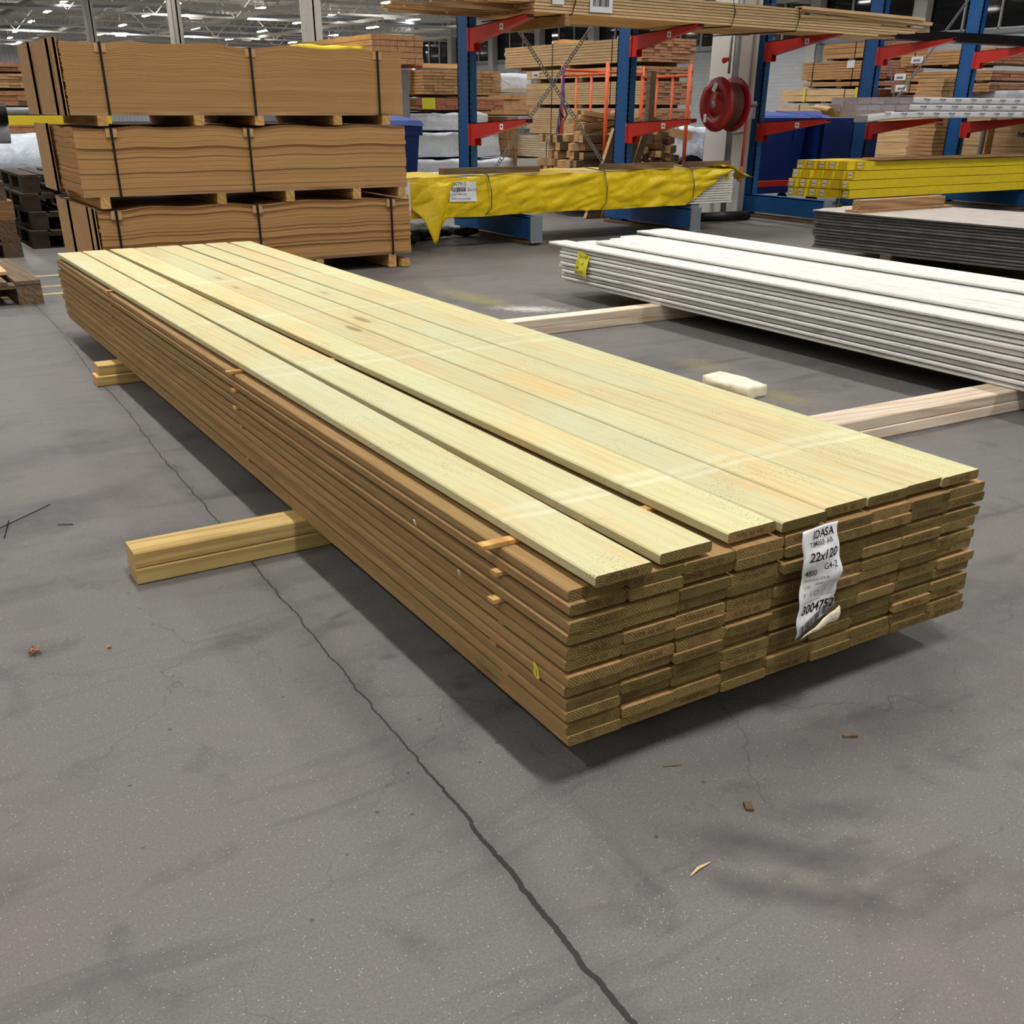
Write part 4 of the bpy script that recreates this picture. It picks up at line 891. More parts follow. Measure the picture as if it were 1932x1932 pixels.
# =================================================================== COLUMN WITH HOSE REEL
CX0, CX1, CY = 7.69, 8.04, 8.17
struct(MB('white').box(CX0, CX1, CY, CY+0.36, 0, ZC).build('pillar'))
mb = MB('white').tube([(7.98, CY-0.03, 0), (7.98, CY-0.03, 5)], 0.028, 10); tag(mb.build('cable_duct'), 'white vertical duct between the pillar and the third upright', 'duct')
tag(MB('galv').tube([(7.72, CY-0.03, 0.0), (7.72, CY-0.03, 3.2)], 0.028, 10).build('water_pipe'), 'grey vertical pipe on the front of the white pillar', 'pipe')
root = empty('hose_reel', (7.37, CY-0.36, 1.16)); tag(root, 'dark red fire hose reel on the white pillar', 'hose reel')
mb = MB('reddark')
prof = [(0.03, -0.225), (0.10, -0.225), (0.11, -0.20), (0.17, -0.20), (0.18, -0.22), (0.20, -0.225), (0.285, -0.205), (0.30, -0.185), (0.305, -0.175), (0.295, -0.17), (0.20, -0.17), (0.03, -0.17)]
def reel_l(mbx, pf, s_=1): mbx.lathe([(r_*0.86, t_) for r_, t_ in pf], (0, 0, 0), 'x', 44); return mbx
reel_l(mb, prof).build('front_disc', root)
reel_l(MB('reddark'), [(r_, -t_-0.13) for r_, t_ in prof]).build('rear_disc', root)
hz = MB('hosebrown')
for k_ in range(6): hz.lathe([(0.20+0.012*math.cos(a_), -0.145+k_*0.030+0.02*math.sin(a_)) for a_ in [j*math.pi/3 for j in range(7)]], (0, 0, 0), 'x', 36)
hz.build('hose_coil', root)
reel_l(MB('galv'), [(0.0, -0.235), (0.035, -0.232), (0.04, -0.222)]).build('hub', root)
MB('paper').box(-0.234, -0.226, 0.05, 0.10, 0.10, 0.19, M=Matrix.Rotation(0.5, 4, 'X')).box(-0.226, -0.218, 0.10, 0.14, -0.17, -0.09).build('reel_label', root)
MB('galv').tube([(-0.1, 0, 0), (0.38, 0, 0)], 0.025, 8).tube([(0.38, 0, 0), (0.38, 0.357, 0)], 0.02, 8).build('bracket', root)
MB('red').tube([(0.17, -0.1, -0.05), (0.20, -0.06, -0.4), (0.18, -0.08, -0.60)], 0.013, 8).build('hose_tail', root)
MB('orange').tube([(0.18, -0.08, -0.60), (0.17, -0.08, -0.72)], [0.014, 0.028], 8).tube([(0.17, -0.08, -0.72), (0.17, -0.08, -0.75)], 0.026, 8).build('nozzle', root)
MB('galv').tube([(0.16, 0.12, -0.28), (0.55, 0.33, -0.28)], 0.012, 6).build('guide_arm', root)
MB('galv').tube([(0.22, 0.30, 0.30), (0.22, 0.30, 0.62), (0.24, 0.30, 0.74), (0.5, 0.30, 0.78)], 0.014, 8).build('supply_pipe', root)
MB('red').tube([(0.10, 0.26, 0.42), (0.2, 0.28, 0.44)], [0.03, 0.012], 8).build('valve_handle', root)
tag(MB('black').tube([(0, 0, 0.06), (0.7, 0.02, 0.05)], 0.05, 10).build('black_tube', loc=(7.05, 7.75, 0)), 'black tube lying on the floor at the foot of the white pillar', 'tube')
tag(MB('old').box(0, 0.05, 0, 0.05, 0, 0.55, M=Matrix.Rotation(0.06, 4, 'Y')).build('wooden_post', loc=(6.48, 7.35, 0.0)), 'short grey post standing under the right end of the yellow bundle', 'post')
mb = MB('pinkX').box(0, 0.6, 0, 0.04, 0, 0.03, M=Matrix.Rotation(0.35, 4, 'Y')); tag(mb.build('batten', loc=(6.35, 7.7, 0.24)), 'thin light batten leaning down under the yellow bundle', 'batten')

# =================================================================== BACKGROUND LUMBER PACKS
def lumber(x0, x1, y0, y1, z0, z1, side, end, label, nx=8, nz=6, straps=(0.8,), long='Y', lab=False, grp='strapped lumber packs behind the rack', jag=0.03, seed=0, bear=True, bh=0.02):
    r = random.Random(seed+int(z0*100)); root = empty('lumber_pack', (x0, y0, z0)); tag(root, label, 'lumber pack', grp)
    mb = MB(side, end); W_, D, H = x1-x0, y1-y0, z1-z0
    # courses of boards, every course shifted a little
    for k_ in range(nz):
        za, zb = H*k_/nz, H*(k_+1)/nz-min(0.006, H/nz*0.14)
        if long == 'Y':
            for c in range(nx):
                if 0 < c < nx and False: continue
                j = r.uniform(0, jag); xa = W_*c/nx; mb.box(xa, xa+W_/nx-0.003, j, D-r.uniform(0, jag), za, zb, 0, 1)
        else:
            for c in range(nx):
                j = r.uniform(0, jag); ya = D*c/nx; b = len(mb.mi); mb.box(j, W_-r.uniform(0, jag), ya, ya+D/nx-0.003, za, zb, 0); mb.mi[b+4] = 1; mb.mi[b+5] = 1
    mb.build('board_stack', root)
    if straps:
        for a in straps:
            sb = MB('strapsteel')
            if long == 'Y': sb.box(-0.006, 0.0, a, a+0.012, -0.004, H+0.004).box(0, W_, a, a+0.012, H, H+0.004)
            else: sb.box(a, a+0.012, -0.006, 0.0, -0.004, H+0.004).box(a, a+0.012, 0, D, H, H+0.004)
            sb.build('strap', root)
    if bear:
        for q in (0.12, 0.5, 0.88):
            bb = MB('pinkX')
            if long == 'Y': bb.box(0.01, W_-0.01, D*q-0.05, D*q+0.05, -bh, 0)
            else: bb.box(W_*q-0.05, W_*q+0.05, 0.01, D-0.01, -bh, 0)
            bb.build('bearer', root)
    if lab:
        FF = (lambda u, v: Vector((-0.012, lab-u, H*0.15+v))) if long == 'Y' else (lambda u, v: Vector((lab+u, -0.012, H*0.15+v)))
        l_ = MB('paper'); l_.quad([FF(0, 0), FF(0.2, 0), FF(0.2, 0.085), FF(0, 0.085)]); lo = l_.build('pack_label', root); li = MB('ink')
        F2 = (lambda u, v: FF(u, v)+Vector((-0.002, 0, 0))) if long == 'Y' else (lambda u, v: FF(u, v)+Vector((0, -0.002, 0)))
        bars(li, F2, 0.04, 0.16, 0.02, 0.05, 6, n=12); li.build('label_printing', lo, fix=False)
    return root
G1 = 'pine packs piled behind the first two uprights'
X1a, X1b = 8.70, 9.62
for i, (z0, z1, y1, side, end, lb, nz, l_) in enumerate([
    (0.02, 0.38, 13.2, 'packpale', 'pink_end', 'pale pack at the very bottom of the big pine pile', 12, 3.0),
    (0.43, 0.72, 14.6, 'packpale', 'pink_end', 'whitish pack second from the bottom of the big pine pile', 9, False),
    (0.77, 1.12, 13.9, 'pack', 'pink_end', 'pine pack third from the bottom of the big pine pile', 12, False),
    (1.17, 1.46, 14.0, 'pack', 'pink_end', 'pine pack fourth from the bottom of the big pine pile', 10, False),
    (1.52, 1.64, 14.0, 'pack', 'pink_end', 'thin pine pack with a white label in the big pine pile', 3, 2.75),
    (1.69, 1.98, 14.65, 'pack', 'pink_end', 'pine pack on top of the big pine pile', 8, False)]):
    lumber(X1a+(0.0 if i != 1 else -0.08), X1b, 11.05, y1, z0, z1, side, end, lb, 9, nz, (0.7, 2.2), lab=l_, grp=G1, seed=i, bh=(0.02, 0.045, 0.045, 0.045, 0.055, 0.045)[i])
for i in range(4):
    tag(along_x('pine_board', 8.9+0.03*i, 9.5, 13.2+0.13*i, 13.3+0.13*i, 1.985, 2.03+0.02*(i % 2)), 'short pine board lying on top of the big pine pile, %s from the left' % ordn[3-i], 'board')
# pile seen left of the first upright
G2 = 'lumber packs in the pile left of the first upright'
lumber(6.9, 8.25, 14.0, 17.6, 1.30, 1.63, 'packbrown', 'pine_end', 'lumber pack with pale square ends left of the first upright', 8, 8, (1.0,), grp=G2, seed=11)
lumber(6.75, 8.3, 14.0, 17.6, 1.09, 1.25, 'packbrown', 'pink_end', 'lumber pack with gapped reddish ends and a yellow label left of the first upright', 9, 5, (1.0,), grp=G2, seed=12)
tag(MB('noteyellow').box(0, 0.22, 0, 0.01, 0, 0.15).build('package_label', loc=(6.85, 13.985, 1.10)), 'yellow label on the gapped pack left of the first upright', 'label')
for i, (x0, x1, z0, z1, lb) in enumerate(((6.3, 8.0, 0.81, 1.045, 'upper white film wrapped pack left of the first upright'), (6.3, 8.15, 0.44, 0.77, 'middle white film wrapped pack left of the first upright'), (6.3, 8.35, 0.02, 0.40, 'lowest white film wrapped pack, its end shiny beside the first upright'))):
    mb, P_ = wrapped(0, x1-x0, 0, 2.6, 0, z1-z0, ('whitefilm',), 0.035, (3, 2, 7), (20, 14, 7), i+2)
    tag(weld(mb, 'wrapped_pack', loc=(x0, 14.0-0.1*i, z0)), lb, 'wrapped pack', 'white film wrapped packs')
mb, P_ = wrapped(0, 1.2, 0, 2.0, 0, 0.28, ('whitefilm',), 0.02, (3, 2, 7), (14, 10, 4), 8)
tag(weld(mb, 'wrapped_pack', loc=(8.35, 15.2, 1.36)), 'grey film wrapped pack seen just right of the first upright', 'wrapped pack')
lumber(8.3, 9.6, 15.1, 17, 1.02, 1.33, 'pack', 'pine_end', 'brown pack under the grey wrapped one right of the first upright', 8, 4, (), grp=G2, seed=14)
lumber(8.42, 8.62, 14.1, 17, 0.02, 1.0, 'packbrown', 'pine_end', 'dark brown pack half hidden by the first upright', 3, 6, (), grp=G2, seed=15)
lumber(5.72, 6.5, 13.2, 16.0, 1.66, 2.02, 'packbrown', 'pine_end', 'lumber pack of thick square timbers rising over the hardboard packs', 6, 5, (), grp='lumber packs above the hardboard pile', seed=16)
tag(along_x('pine_board', 6.6, 7.7, 14.3, 14.45, 1.66, 1.72), 'orange board lying on top of the pack left of the first upright', 'board')
mb, P_ = wrapped(0, 0.95, 0, 1.5, 0, 0.24, ('yellow2',), 0.02, (3, 3, 6), (12, 8, 4), 5)
tag(weld(mb, 'wrapped_pack', loc=(4.68, 13.3, 1.62)), 'yellow wrapped pack showing just over the top hardboard pack', 'wrapped pack')
tag(MB('red').hexa([(0, 0, 0), (0.45, 0, 0.02), (0.45, 0.06, 0.02), (0, 0.06, 0), (0, 0, 0.04), (0.45, 0, 0.05), (0.45, 0.06, 0.05), (0, 0.06, 0.04)]).build('red_crosspiece', loc=(6.2, 13.54, 1.61)), 'bright red crosspiece on the grey support beside the hardboard packs', 'crosspiece')
for zz_, hh_, lb in ((0.02, 1.6, 'grey steel support under the far timber packs beside the hardboard packs'),): tag(MB('galv').box(0, 0.25, 0, 0.25, 0, hh_).build('steel_support', loc=(6.2, 13.6, 0)), lb, 'support')
# wheelie bins
def bin_(x, y, rz, label, s=1.0):
    root = empty('wheelie_bin', (x, y, 0), rz); tag(root, label, 'bin', 'blue wheelie bins')
    b = MB('blueplastic'); b.hexa([(0.06, 0.06, 0.1), (0.52, 0.06, 0.1), (0.52, 0.62, 0.1), (0.06, 0.62, 0.1), (0, 0, 0.95), (0.58, 0, 0.95), (0.58, 0.72, 0.95), (0, 0.72, 0.95)]).box(-0.02, 0.60, -0.02, 0.74, 0.86, 0.95); b.build('body', root)
    MB('blueplastic').hexa([(-0.03, -0.05, 0.955), (0.61, -0.05, 0.955), (0.61, 0.76, 0.99), (-0.03, 0.76, 0.99), (0, -0.02, 1.0), (0.58, -0.02, 1.0), (0.58, 0.74, 1.06), (0, 0.74, 1.06)]).build('lid', root)
    MB('blueplastic').tube([(0.05, 0.78, 0.96), (0.53, 0.78, 0.96)], 0.02, 8).build('handle', root)
    for xx_ in (-0.02, 0.54): MB('black').tube([(xx_, 0.62, 0.1), (xx_+0.06, 0.62, 0.1)], 0.1, 16).build('wheel', root)
    for o in root.children: o.scale = (s, s, s) if False else (1, 1, 1)
bin_(3.78, 9.15, 0.0, 'blue wheelie bin behind the right end of the hardboard packs')
def container(x, y, label, w_=0.92, d=0.8, h=1.02, tilt=0.0):
    root = empty('waste_container', (x, y, 0)); tag(root, label, 'container', 'big blue containers behind the third upright')
    b = MB('blueplastic'); b.hexa([(0.05, 0.05, 0.16), (w_-0.05, 0.05, 0.16), (w_-0.05, d, 0.16), (0.05, d, 0.16), (0, 0, h), (w_, 0, h), (w_, d, h), (0, d, h)]).box(-0.02, w_+0.02, -0.03, d+0.02, h-0.08, h).box(0.15, 0.20, -0.012, 0.05, 0.75, h).box(w_-0.22, w_-0.17, -0.012, 0.05, 0.75, h)
    b.build('body', root)
    MB('blueplastic').hexa([(-0.02, -0.04, h+0.003), (w_+0.02, -0.04, h+0.003), (w_+0.02, d, h+0.05), (-0.02, d, h+0.05), (0, 0, h+0.03), (w_, 0, h+0.03), (w_, d, h+0.08), (0, d, h+0.08)]).build('lid', root)
    for a in (0.1, w_-0.2): MB('black').tube([(a, 0.12, 0.08), (a+0.05, 0.12, 0.08)], 0.08, 14).build('wheel', root)
    return root
container(8.72, 8.85, 'blue waste container right behind the third upright')
c2 = container(9.74, 8.72, 'blue waste container with a hanging flat lid next to the fourth upright', 0.98)
MB('blueplastic').box(0.0, 0.96, -0.10, -0.07, 0.36, 0.98).build('hanging_lid', c2)
tag(MB('red').box(0, 1.7, 0, 0.05, 0, 0.06).build('rack_rail', loc=(8.2, 8.35, 0.29)), 'low red rail behind the rack feet under the blue containers', 'rail')
tag(MB('red').box(0, 0.45, 0, 0.05, 0, 0.05).build('rack_rail', loc=(7.22, 8.3, 0.30)), 'low red rail in front of the white pillar foot', 'rail')
# packs behind the right part of the rack
G3 = 'packs piled behind the right half of the rack'
def rp(y0, y1, z0, z1, side, lb, nz, st=(0.5, 1.3), l_=False, x0=12.5, seed=0): lumber(x0, x0+1.0, y0, y1, z0, z1, side, 'pink_end', lb, 5, nz, st, lab=l_, grp=G3, seed=seed)
rp(10.5, 12.45, 0.02, 0.98, 'packpale', 'pale pack low behind the blue containers', 16, seed=21)
rp(10.5, 12.30, 1.03, 1.18, 'pack', 'pine pack with pale boards just over the blue containers', 4, seed=22)
rp(10.4, 12.25, 1.23, 1.40, 'pack', 'light pine pack with two yellow straps behind the third upright', 2, seed=23)
rp(10.3, 11.80, 1.44, 1.50, 'packbrown', 'thin pine layer over the light yellow-strapped pack', 2, seed=24)
rp(10.3, 11.85, 1.53, 1.78, 'packbrown', 'tall pine pack behind the third upright with a round white tag', 7, seed=25)
rp(10.3, 11.45, 1.81, 2.02, 'packbrown', 'top pine pack behind the third upright', 3, seed=26)
for i, a in enumerate((10.65, 11.7)): tag(MB('noteyellow').box(12.485, 12.497, a, a+0.04, 1.22, 1.42).build('yellow_strap'), 'yellow strap around the light pine pack, %s one' % ('right', 'left')[i], 'strap', 'yellow straps')
tag(MB('paper').box(12.486, 12.497, 10.78, 10.92, 1.68, 1.78).build('package_tag'), 'round-cornered white tag on the tall pine pack', 'tag')
for i, (z0, z1, side, lb, l_) in enumerate(((1.05, 1.14, 'packbrown', 'long thin pack just over the foil packages', False), (1.18, 1.27, 'packbrown', 'ragged pack second above the foil packages', False), (1.34, 1.45, 'packbrown', 'pack with a white label second from top between fourth and fifth uprights', 1.55), (1.48, 1.60, 'packbrown', 'pack with wooden clamps and white label between fourth and fifth uprights', 1.6), (1.68, 1.86, 'packbrown', 'top clamped pack with white label between fourth and fifth uprights', 1.35))):
    rp(8.4, 10.15-(0.05*i), z0, z1, side, lb, 3 if i < 4 else 5, l_=l_, seed=30+i)
mb, P_ = wrapped(0, 0.9, 0, 2.0, 0, 0.14, ('whitefilm',), 0.02, (3, 3, 7), (8, 12, 3), 12)
tag(weld(mb, 'wrapped_pack', loc=(12.62, 7.0, 1.21)), 'white wrapped pack with dark printing behind the fifth upright', 'wrapped pack')
lumber(12.0, 12.4, 8.75, 9.2, 0.02, 1.5, 'packbrown', 'pine_end', 'tall narrow pack of board ends at the right edge behind the fifth upright', 3, 30, (), grp=G3, seed=41)
# wooden crates low at the right
for i, (ya, yb_, lb) in enumerate(((9.35, 10.3, 'wooden crate behind the rack left of the grey posts'), (8.3, 9.28, 'wooden crate behind the rack in the middle of the crate row'), (7.1, 8.2, 'wooden crate at the right edge with the end of a printed word'))):
    root = empty('wooden_crate', (12.5, ya, 0)); tag(root, lb, 'crate', 'wooden crates low behind the rack')
    mb = MB('pine', 'old'); 
    for k_ in range(6): mb.box(0, 0.9, 0, yb_-ya, 0.01+k_*0.17, 0.01+k_*0.17+0.165, 0)
    mb.build('crate_boards', root)
    MB('galv').box(-0.05, -0.02, 0.03, 0.07, 0, 1.0).build('steel_post', root)
    if i == 2:
        li = MB('ink'); put_text(li, 'helens', 0.10, lambda u, v: Vector((-0.004, 0.75-u, 0.81+v)), 0, 0, bold=0.02); li.build('printed_word', root, fix=False)
# =================================================================== ORANGE STILLAGE with offcuts
root = empty('stillage', (6.62, 9.0, 0)); tag(root, 'orange tube stillage cage holding wood offcuts behind the rack', 'stillage')
def post(a, b, rad=0.022, nm='post'): MB('orange').tube([a, b], rad, 6).build(nm, root)
X_, Y_ = 1.18, 0.88
for a, b in ((0, 0), (X_, 0), (X_, Y_), (0, Y_)): post((a, b, 0), (a, b, 1.58))
for a in (0, X_):
    post((a, 0, 1.46), (a, Y_, 1.46), 0.017, 'rail'); post((a, 0, 0.5), (a, Y_, 0.5), 0.015, 'rail')
    for b in (0.30, 0.60): post((a, b, 0.12), (a, b, 1.46), 0.014, 'bar')
post((0, Y_, 1.52), (X_, Y_, 1.50), 0.018, 'rail')
post((0, 0, 0.12), (X_, 0, 0.12), 0.02, 'rail'); post((0, Y_, 0.12), (X_, Y_, 0.12), 0.02, 'rail')
MB('oldX').box(-0.03, X_+0.03, 0.02, Y_, 0.12, 0.15).build('floor_panel', root)
web = MB('purple')
for q in range(5): web.tube([(6.60+0.006*q, 9.86, 1.56-0.01*q), (6.575+0.008*q-0.01*(q % 2), 9.83, 1.2), (6.50+0.04*q*(q % 2), 9.80-0.01*q, 0.9+0.05*q), (6.47+0.03*q, 9.8, 0.62+0.1*q)], 0.017, 6, rz=0.004)
tag(web.build('lifting_sling'), 'purple webbing sling hanging over the corner of the orange stillage', 'sling')
def scrap(p, dim, rot, mat, label, grp):
    mb = MB(mat, 'pine_end'); a, b, c = (d/2 for d in dim); i0 = len(mb.mi); mb.box(-a, a, -b, b, -c, c); mb.mi[i0+4] = 1; mb.mi[i0+5] = 1
    o = mb.build('wood_offcut', loc=p, rot=rot); return tag(o, label, 'offcut', grp)
GS = 'offcuts piled in the orange stillage'
for i in range(9):
    for j in range(8):
        z = 0.21+j*0.085+R.uniform(0, 0.01); scrap((6.62+R.uniform(-0.08, 0.1), 9.06+0.088*i, z), (0.8+R.uniform(-0.1, 0.05)-0.03*j, 0.08, 0.075), (0, R.uniform(-0.02, 0.02), R.uniform(-0.1, 0.1)), R.choice(('pineX', 'pinkX', 'oldX')), 'sawn offcut lengthwise in the stillage, %s layer up, %s from the front' % (ordn[j], ordn[i]), GS)
for i in range(3):
    for j in range(3): scrap((6.72+R.uniform(-0.05, 0.12), 9.12+0.12*i, 0.91+j*0.062), (0.75, 0.09, 0.05), (R.uniform(-0.1, 0.1), 0.2*R.uniform(-1, 1), R.uniform(-0.2, 0.2)), R.choice(('pineX', 'pinkX')), 'pale offcut high in the stillage pile, %s layer, %s from the front' % (('lower', 'middle', 'upper')[j], ordn[i]), GS)
for i in range(6):
    for j in range(7):
        dx, dy = R.uniform(-0.02, 0.02), R.uniform(-0.1, 0.0)
        scrap((7.22+i*0.092+dx, 9.45+dy, 0.24+j*0.095), (0.075, 0.7+R.uniform(-0.15, 0.1), 0.07), (R.uniform(-0.1, 0.1), R.uniform(-0.35, 0.35), R.uniform(-0.25, 0.25)), R.choice(('pine', 'old', 'old')), 'blunt offcut end at the stillage right, %s across, %s row up' % (ordn[i], ordn[j]), GS)
for i, (a, z, rz) in enumerate(((7.22, 0.97, 0.1), (7.5, 0.96, 0.4), (7.75, 0.86, -0.3))): scrap((a, 9.15, z), (0.42, 0.1, 0.09), (0, 0.15, rz), R.choice(('pineX', 'oldX')), 'loose offcut on top of the right part of the stillage pile, %s from the left' % ordn[i], None)
for i in range(5):
    x = 6.42+0.105*i
    scrap((x, 8.76+0.02*(i % 2), 0.45), (0.085, 0.055, 0.98), (-0.0, 0.36, 0), 'old', 'plank leaning aslant in front of the stillage, %s from the left' % ordn[i], 'planks leaning in front of the stillage')
mb, P_ = wrapped(0, 0.6, 0, 0.6, 0, 0.62, ('whitefilm',), 0.05, (4, 4, 5), (8, 8, 9), 21); tag(weld(mb, 'plastic_bag', loc=(8.2, 9.6, 0.28)), 'crumpled white plastic sheet beside the orange stillage and the pillar', 'plastic sheet')
tag(MB('black').tube([(8.35, 9.5, 0.3), (8.35, 9.62, 0.3)], 0.3, 20).build('tyre'), 'black round tyre shape in front of the crumpled plastic sheet', 'tyre')
tag(MB('old').box(0, 0.08, -0.01, 0.06, 0, 0.75).build('wooden_plank', loc=(7.22, 9.0, 0.75)), 'dark upright plank standing in the stillage beside the second upright', 'plank')
tag(MB('redtag').tube([(6.86, 9.3, 0.95), (6.89, 9.3, 1.12)], 0.015, 6).build('red_tie'), 'short red tie hanging between the pine packs', 'tie')
# bits on the floor under the rack
for i in range(26):
    a = R.uniform(0, 6.3); mb = MB('moss').tube([(0, 0, 0.05), (0.14*math.cos(a), 0.1*math.sin(a), 0.045), (0.26*math.cos(a), 0.2*math.sin(a), 0.05)], [0.03, 0.05, 0.02], 7)
    tag(mb.build('fir_twig', loc=(3.35+R.uniform(0, 0.75), 8.1+R.uniform(-0.4, 0.4), 0.0)), 'dark green twig in the heap on the floor below the yellow bundle', 'twig', 'dark twigs heaped below the yellow bundle')

# =================================================================== LEFT SIDE
def pallet(x, y, z, rz, mat, label, L_=1.2, W_=0.8, grp=None, thin=False):
    root = empty('pallet', (x, y, z), rz); tag(root, label, 'pallet', grp)
    # origin at near right corner; extends to -x and +y
    for i, yy in enumerate((0.0, 0.33, 0.66)):
        pass
    for a in (0, 0.35, 0.655):
        for b in (0, 0.53, 1.055): MB(mat).box(-0.145-a, -a, b, b+0.145, 0.022, 0.10).build('block', root)
    for a in (0, 0.35, 0.655): MB(mat).box(-0.145-a, -a, 0, L_, 0.0, 0.022).build('bottom_board', root)
    for b in (0, 0.53, 1.055): MB(mat).box(-W_, 0, b, b+0.145, 0.10, 0.122).build('stringer_board', root)
    for a in (0, 0.19, 0.36, 0.53, 0.655): MB(mat).box(-(0.145 if a in (0, 0.655) else 0.1)-a, -a, -0.003, L_+0.003, 0.122, 0.144).build('deck_board_slat', root)
    return root
pallet(0.045, 5.93, 0, 0.02, 'old', 'worn wooden pallet on the floor at the left with loose pale boards on it')
for i, (a, b, rz) in enumerate(((-0.10, 6.25, 0.0), (-0.22, 6.0, 0.05), (-0.38, 6.1, 0.0))):
    tag(MB('pine', 'pine_end').box(-0.09, 0, 0, 0.8, 0, 0.02, 0, 1).build('loose_board', loc=(a, b, 0.1445+0.0*i), rot=(0, 0, rz)), 'short pale board lying on the worn pallet, %s from the right' % ordn[i], 'board', 'short boards on the worn pallet')
for i in range(4):
    pallet(0.27-0.012*i*(i % 2), 8.36+0.01*i, 0.144*i, 0.01*i, 'old' if i != 2 else 'pinkX', 'wooden pallet in the stack at the left edge, %s from the floor' % ordn[i], grp=None)
for i in range(4):
    pallet(1.22+0.03*(i % 2), 8.9+0.06*i, 0.144*i*1.02, 0.02, 'darkpal', 'dark dirty pallet in the stack behind the hardboard packs, %s from the floor' % ordn[i])
# silver wrapped rolls and the black tube above
mb = MB('silver'); mb.grid(24, 30, lambda u, v: Vector((-3.0+4.1*u, 11+0.33*math.cos(v*2*math.pi)*(1+0.05*noise.noise(Vector((u*9, v*6, 0)))), 0.60+0.27*math.sin(v*2*math.pi)*(1+0.09*noise.noise(Vector((u*11, v*5, 4)))))))
tag(weld(mb, 'wrapped_roll'), 'big silver film wrapped roll at the left behind the pallets', 'wrapped roll')
tag(MB('darkpal').box(-2.5, 1.6, 10.75, 11.3, 0.0, 0.335).build('roll_support'), 'dark reddish timber support under the silver wrapped roll', 'support')
tag(MB('black', 'silver').tube([(-3.0, 9.55, 1.05), (0.50, 9.55, 1.05)], 0.085, 24).build('black_roll'), 'black roll lying high at the left edge of the hall', 'roll')
tag(MB('silver').tube([(-3.0, 9.62, 0.90), (0.50, 9.62, 0.90)], 0.085, 24).build('grey_roll'), 'grey roll directly under the black roll at the left edge', 'roll')
tag(MB('galv').box(-3, -2.8, 9.5, 9.7, 0, 0.82).box(-0.6, -0.4, 9.5, 9.7, 0, 0.815).build('trestle'), 'steel trestle carrying the two rolls at the left', 'trestle')
mb = MB('yellow2'); mb.prism([(12.0, 0.93), (12.16, 0.93), (12.16, 0.965), (12.04, 0.965), (12.04, 1.0), (12.16, 1.0), (12.16, 1.02), (12.0, 1.02)], 'x', -3.0, 1.9)
tag(mb.build('steel_beam'), 'bright yellow steel beam behind the top hardboard pack at the left', 'beam')
tag(MB('galv').tube([(-3, 12.3, 1.06), (1.9, 12.3, 1.06)], 0.045, 8).build('steel_tube'), 'grey metal tube just above the yellow beam', 'tube')
tag(MB('galv').box(-2.6, -2.4, 11.9, 12.4, 0, 0.93).box(1.5, 1.7, 11.9, 12.4, 0, 0.93).build('trestle'), 'steel stand under the yellow beam', 'trestle')
for i, (z0, z1, nz, lb, sd, e) in enumerate(((0.72, 1.07, 5, 'dark reddish pack under the gapped one at the far left', 'packred', 'pink_end'), (1.12, 1.30, 3, 'reddish pack of thick boards at the far left', 'packred', 'pink_end'), (1.33, 1.50, 5, 'pack with gapped board ends at the far left', 'packpale', 'pine_end'), (1.52, 1.63, 2, 'reddish pack topping the pile at the far left', 'packred', 'pink_end'))):
    lumber(-1.2, 1.62+0.04*i, 15.0, 18, z0, z1, sd, e, lb, 22 if i == 2 else 10, nz, (), grp='packs in the far left pile', seed=50+i, jag=0.06)
lumber(-1.2, 1.6, 15.0, 18, 0.0, 0.66, 'packred', 'pink_end', 'lowest pack of the far left pile', 10, 6, (), grp='packs in the far left pile', seed=57, bear=False)
# painted floor lines
for i, (ya, yb_) in enumerate(((7.13, 7.20), (6.60, 6.66), (6.26, 6.33))):
    mb = MB('lineyellow').quad([(-0.2, ya, 0.0015), (0.42, ya, 0.0015), (0.42, yb_, 0.0015), (-0.2, yb_, 0.0015)]); tag(struct(mb.build('floor_line')), 'faded yellow line painted on the floor by the pallet', 'floor line', 'faded floor lines')

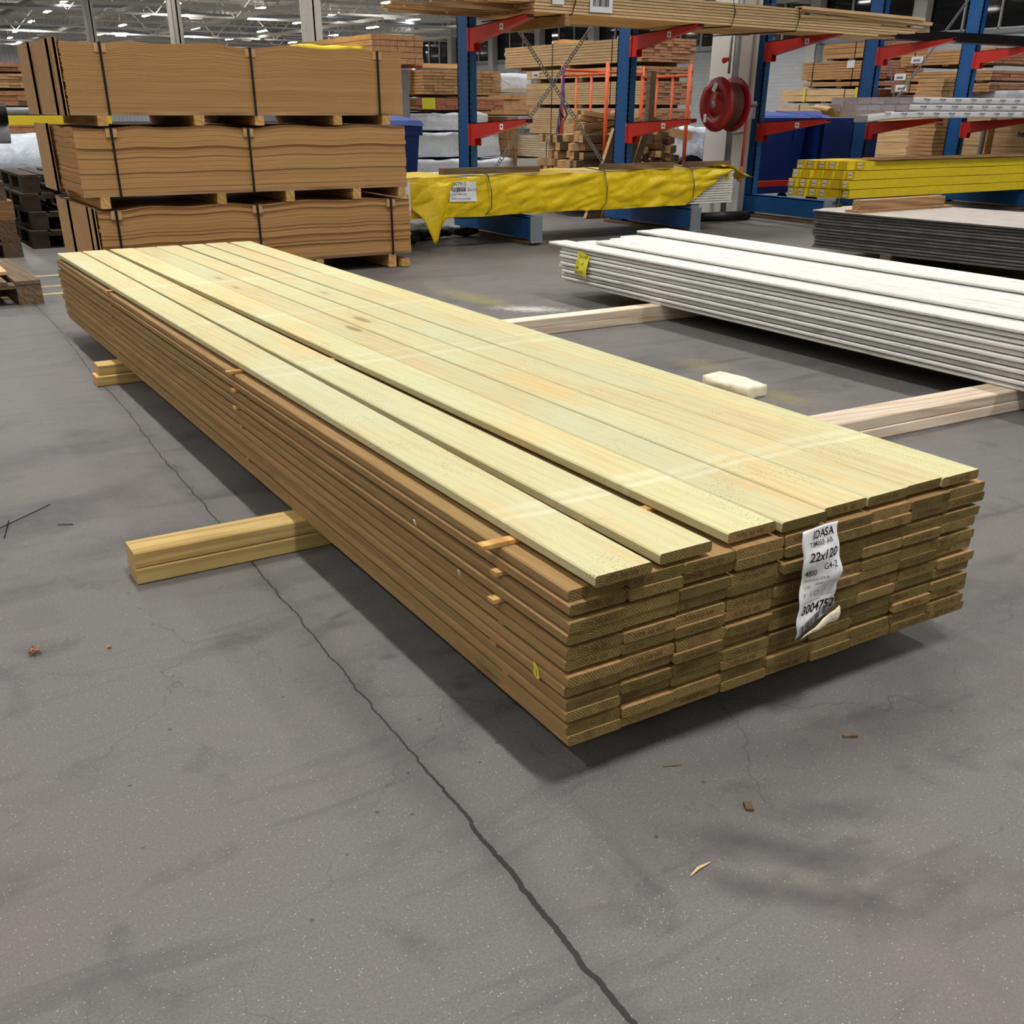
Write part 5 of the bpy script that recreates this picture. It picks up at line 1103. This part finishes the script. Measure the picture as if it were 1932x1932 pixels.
# =================================================================== DEBRIS ON THE FLOOR
def chip(x, y, rz, L_, w_, h, mat, name, label): return tag(MB(mat).prism([(0, 0), (L_*0.95, 0.001), (L_, w_*0.4), (L_*0.97, w_), (L_*0.05, w_*0.96)], 'z', 0, h).build(name, loc=(x, y, 0.0), rot=(0, 0, rz)), label, 'wood chip')
chip(0.571, -0.150, -0.55, 0.030, 0.010, 0.006, 'old', 'wood_chip', 'flat wood chip on the floor in front of the right corner of the stack')
chip(0.252, -0.232, 1.0, 0.026, 0.014, 0.006, 'old', 'wood_chip', 'squarish wood chip on the floor below the first one')
tag(MB('pine').tube([(0.044, -0.305, 0.003), (0.065, -0.299, 0.005), (0.094, -0.296, 0.003)], [0.001, 0.0025, 0.001], 5).build('wood_splinter'), 'thin pale splinter on the floor in the lower right', 'splinter')
tag(MB('old').tube([(0.20, -0.04, 0.002), (0.235, -0.055, 0.002)], 0.0012, 5).build('wood_splinter'), 'dark splinter on the floor under the front edge of the stack', 'splinter')
for i, (a, b) in enumerate((((-0.71, 1.83, 0.003), (-0.68, 1.97, 0.003)), ((-0.72, 1.9, 0.006), (-0.55, 2.05, 0.004)), ((-0.56, 1.86, 0.003), (-0.52, 1.84, 0.003)))):
    tag(MB('strapsteel').tube([a, b], 0.0016, 5).build('plastic_strip'), 'thin black plastic strip on the floor at the left, %s' % ('shortest crossing one', 'longest one', 'lone one to the right')[i], 'strip')
mb = MB('leaf'); rl = random.Random(3)
for k_ in range(46):
    a, b = rl.uniform(0, 6.3), rl.uniform(0, 1.0); c = Vector((0.015*math.cos(a)*b, 0.015*math.sin(a)*b, 0.004+0.013*rl.random()*(1-b*0.6))); d = Vector((rl.uniform(-1, 1), rl.uniform(-1, 1), rl.uniform(-0.5, 1))).normalized()*0.006; e = Vector((rl.uniform(-1, 1), rl.uniform(-1, 1), 0.3))*0.004
    mb.quad([c-d, c+e, c+d, c-e])
tag(mb.build('dry_leaf_clump', loc=(-0.746, 1.05, 0.002)), 'curled dry brown leaf clump on the floor at the left', 'leaf clump')
tag(MB('leaf').prism([(0, 0), (0.009, 0.001), (0.011, 0.008), (0.002, 0.009)], 'z', 0, 0.005).build('leaf_crumb', loc=(-0.60, 0.985, 0)), 'small brown crumb on the floor right of the dry leaf clump', 'crumb')
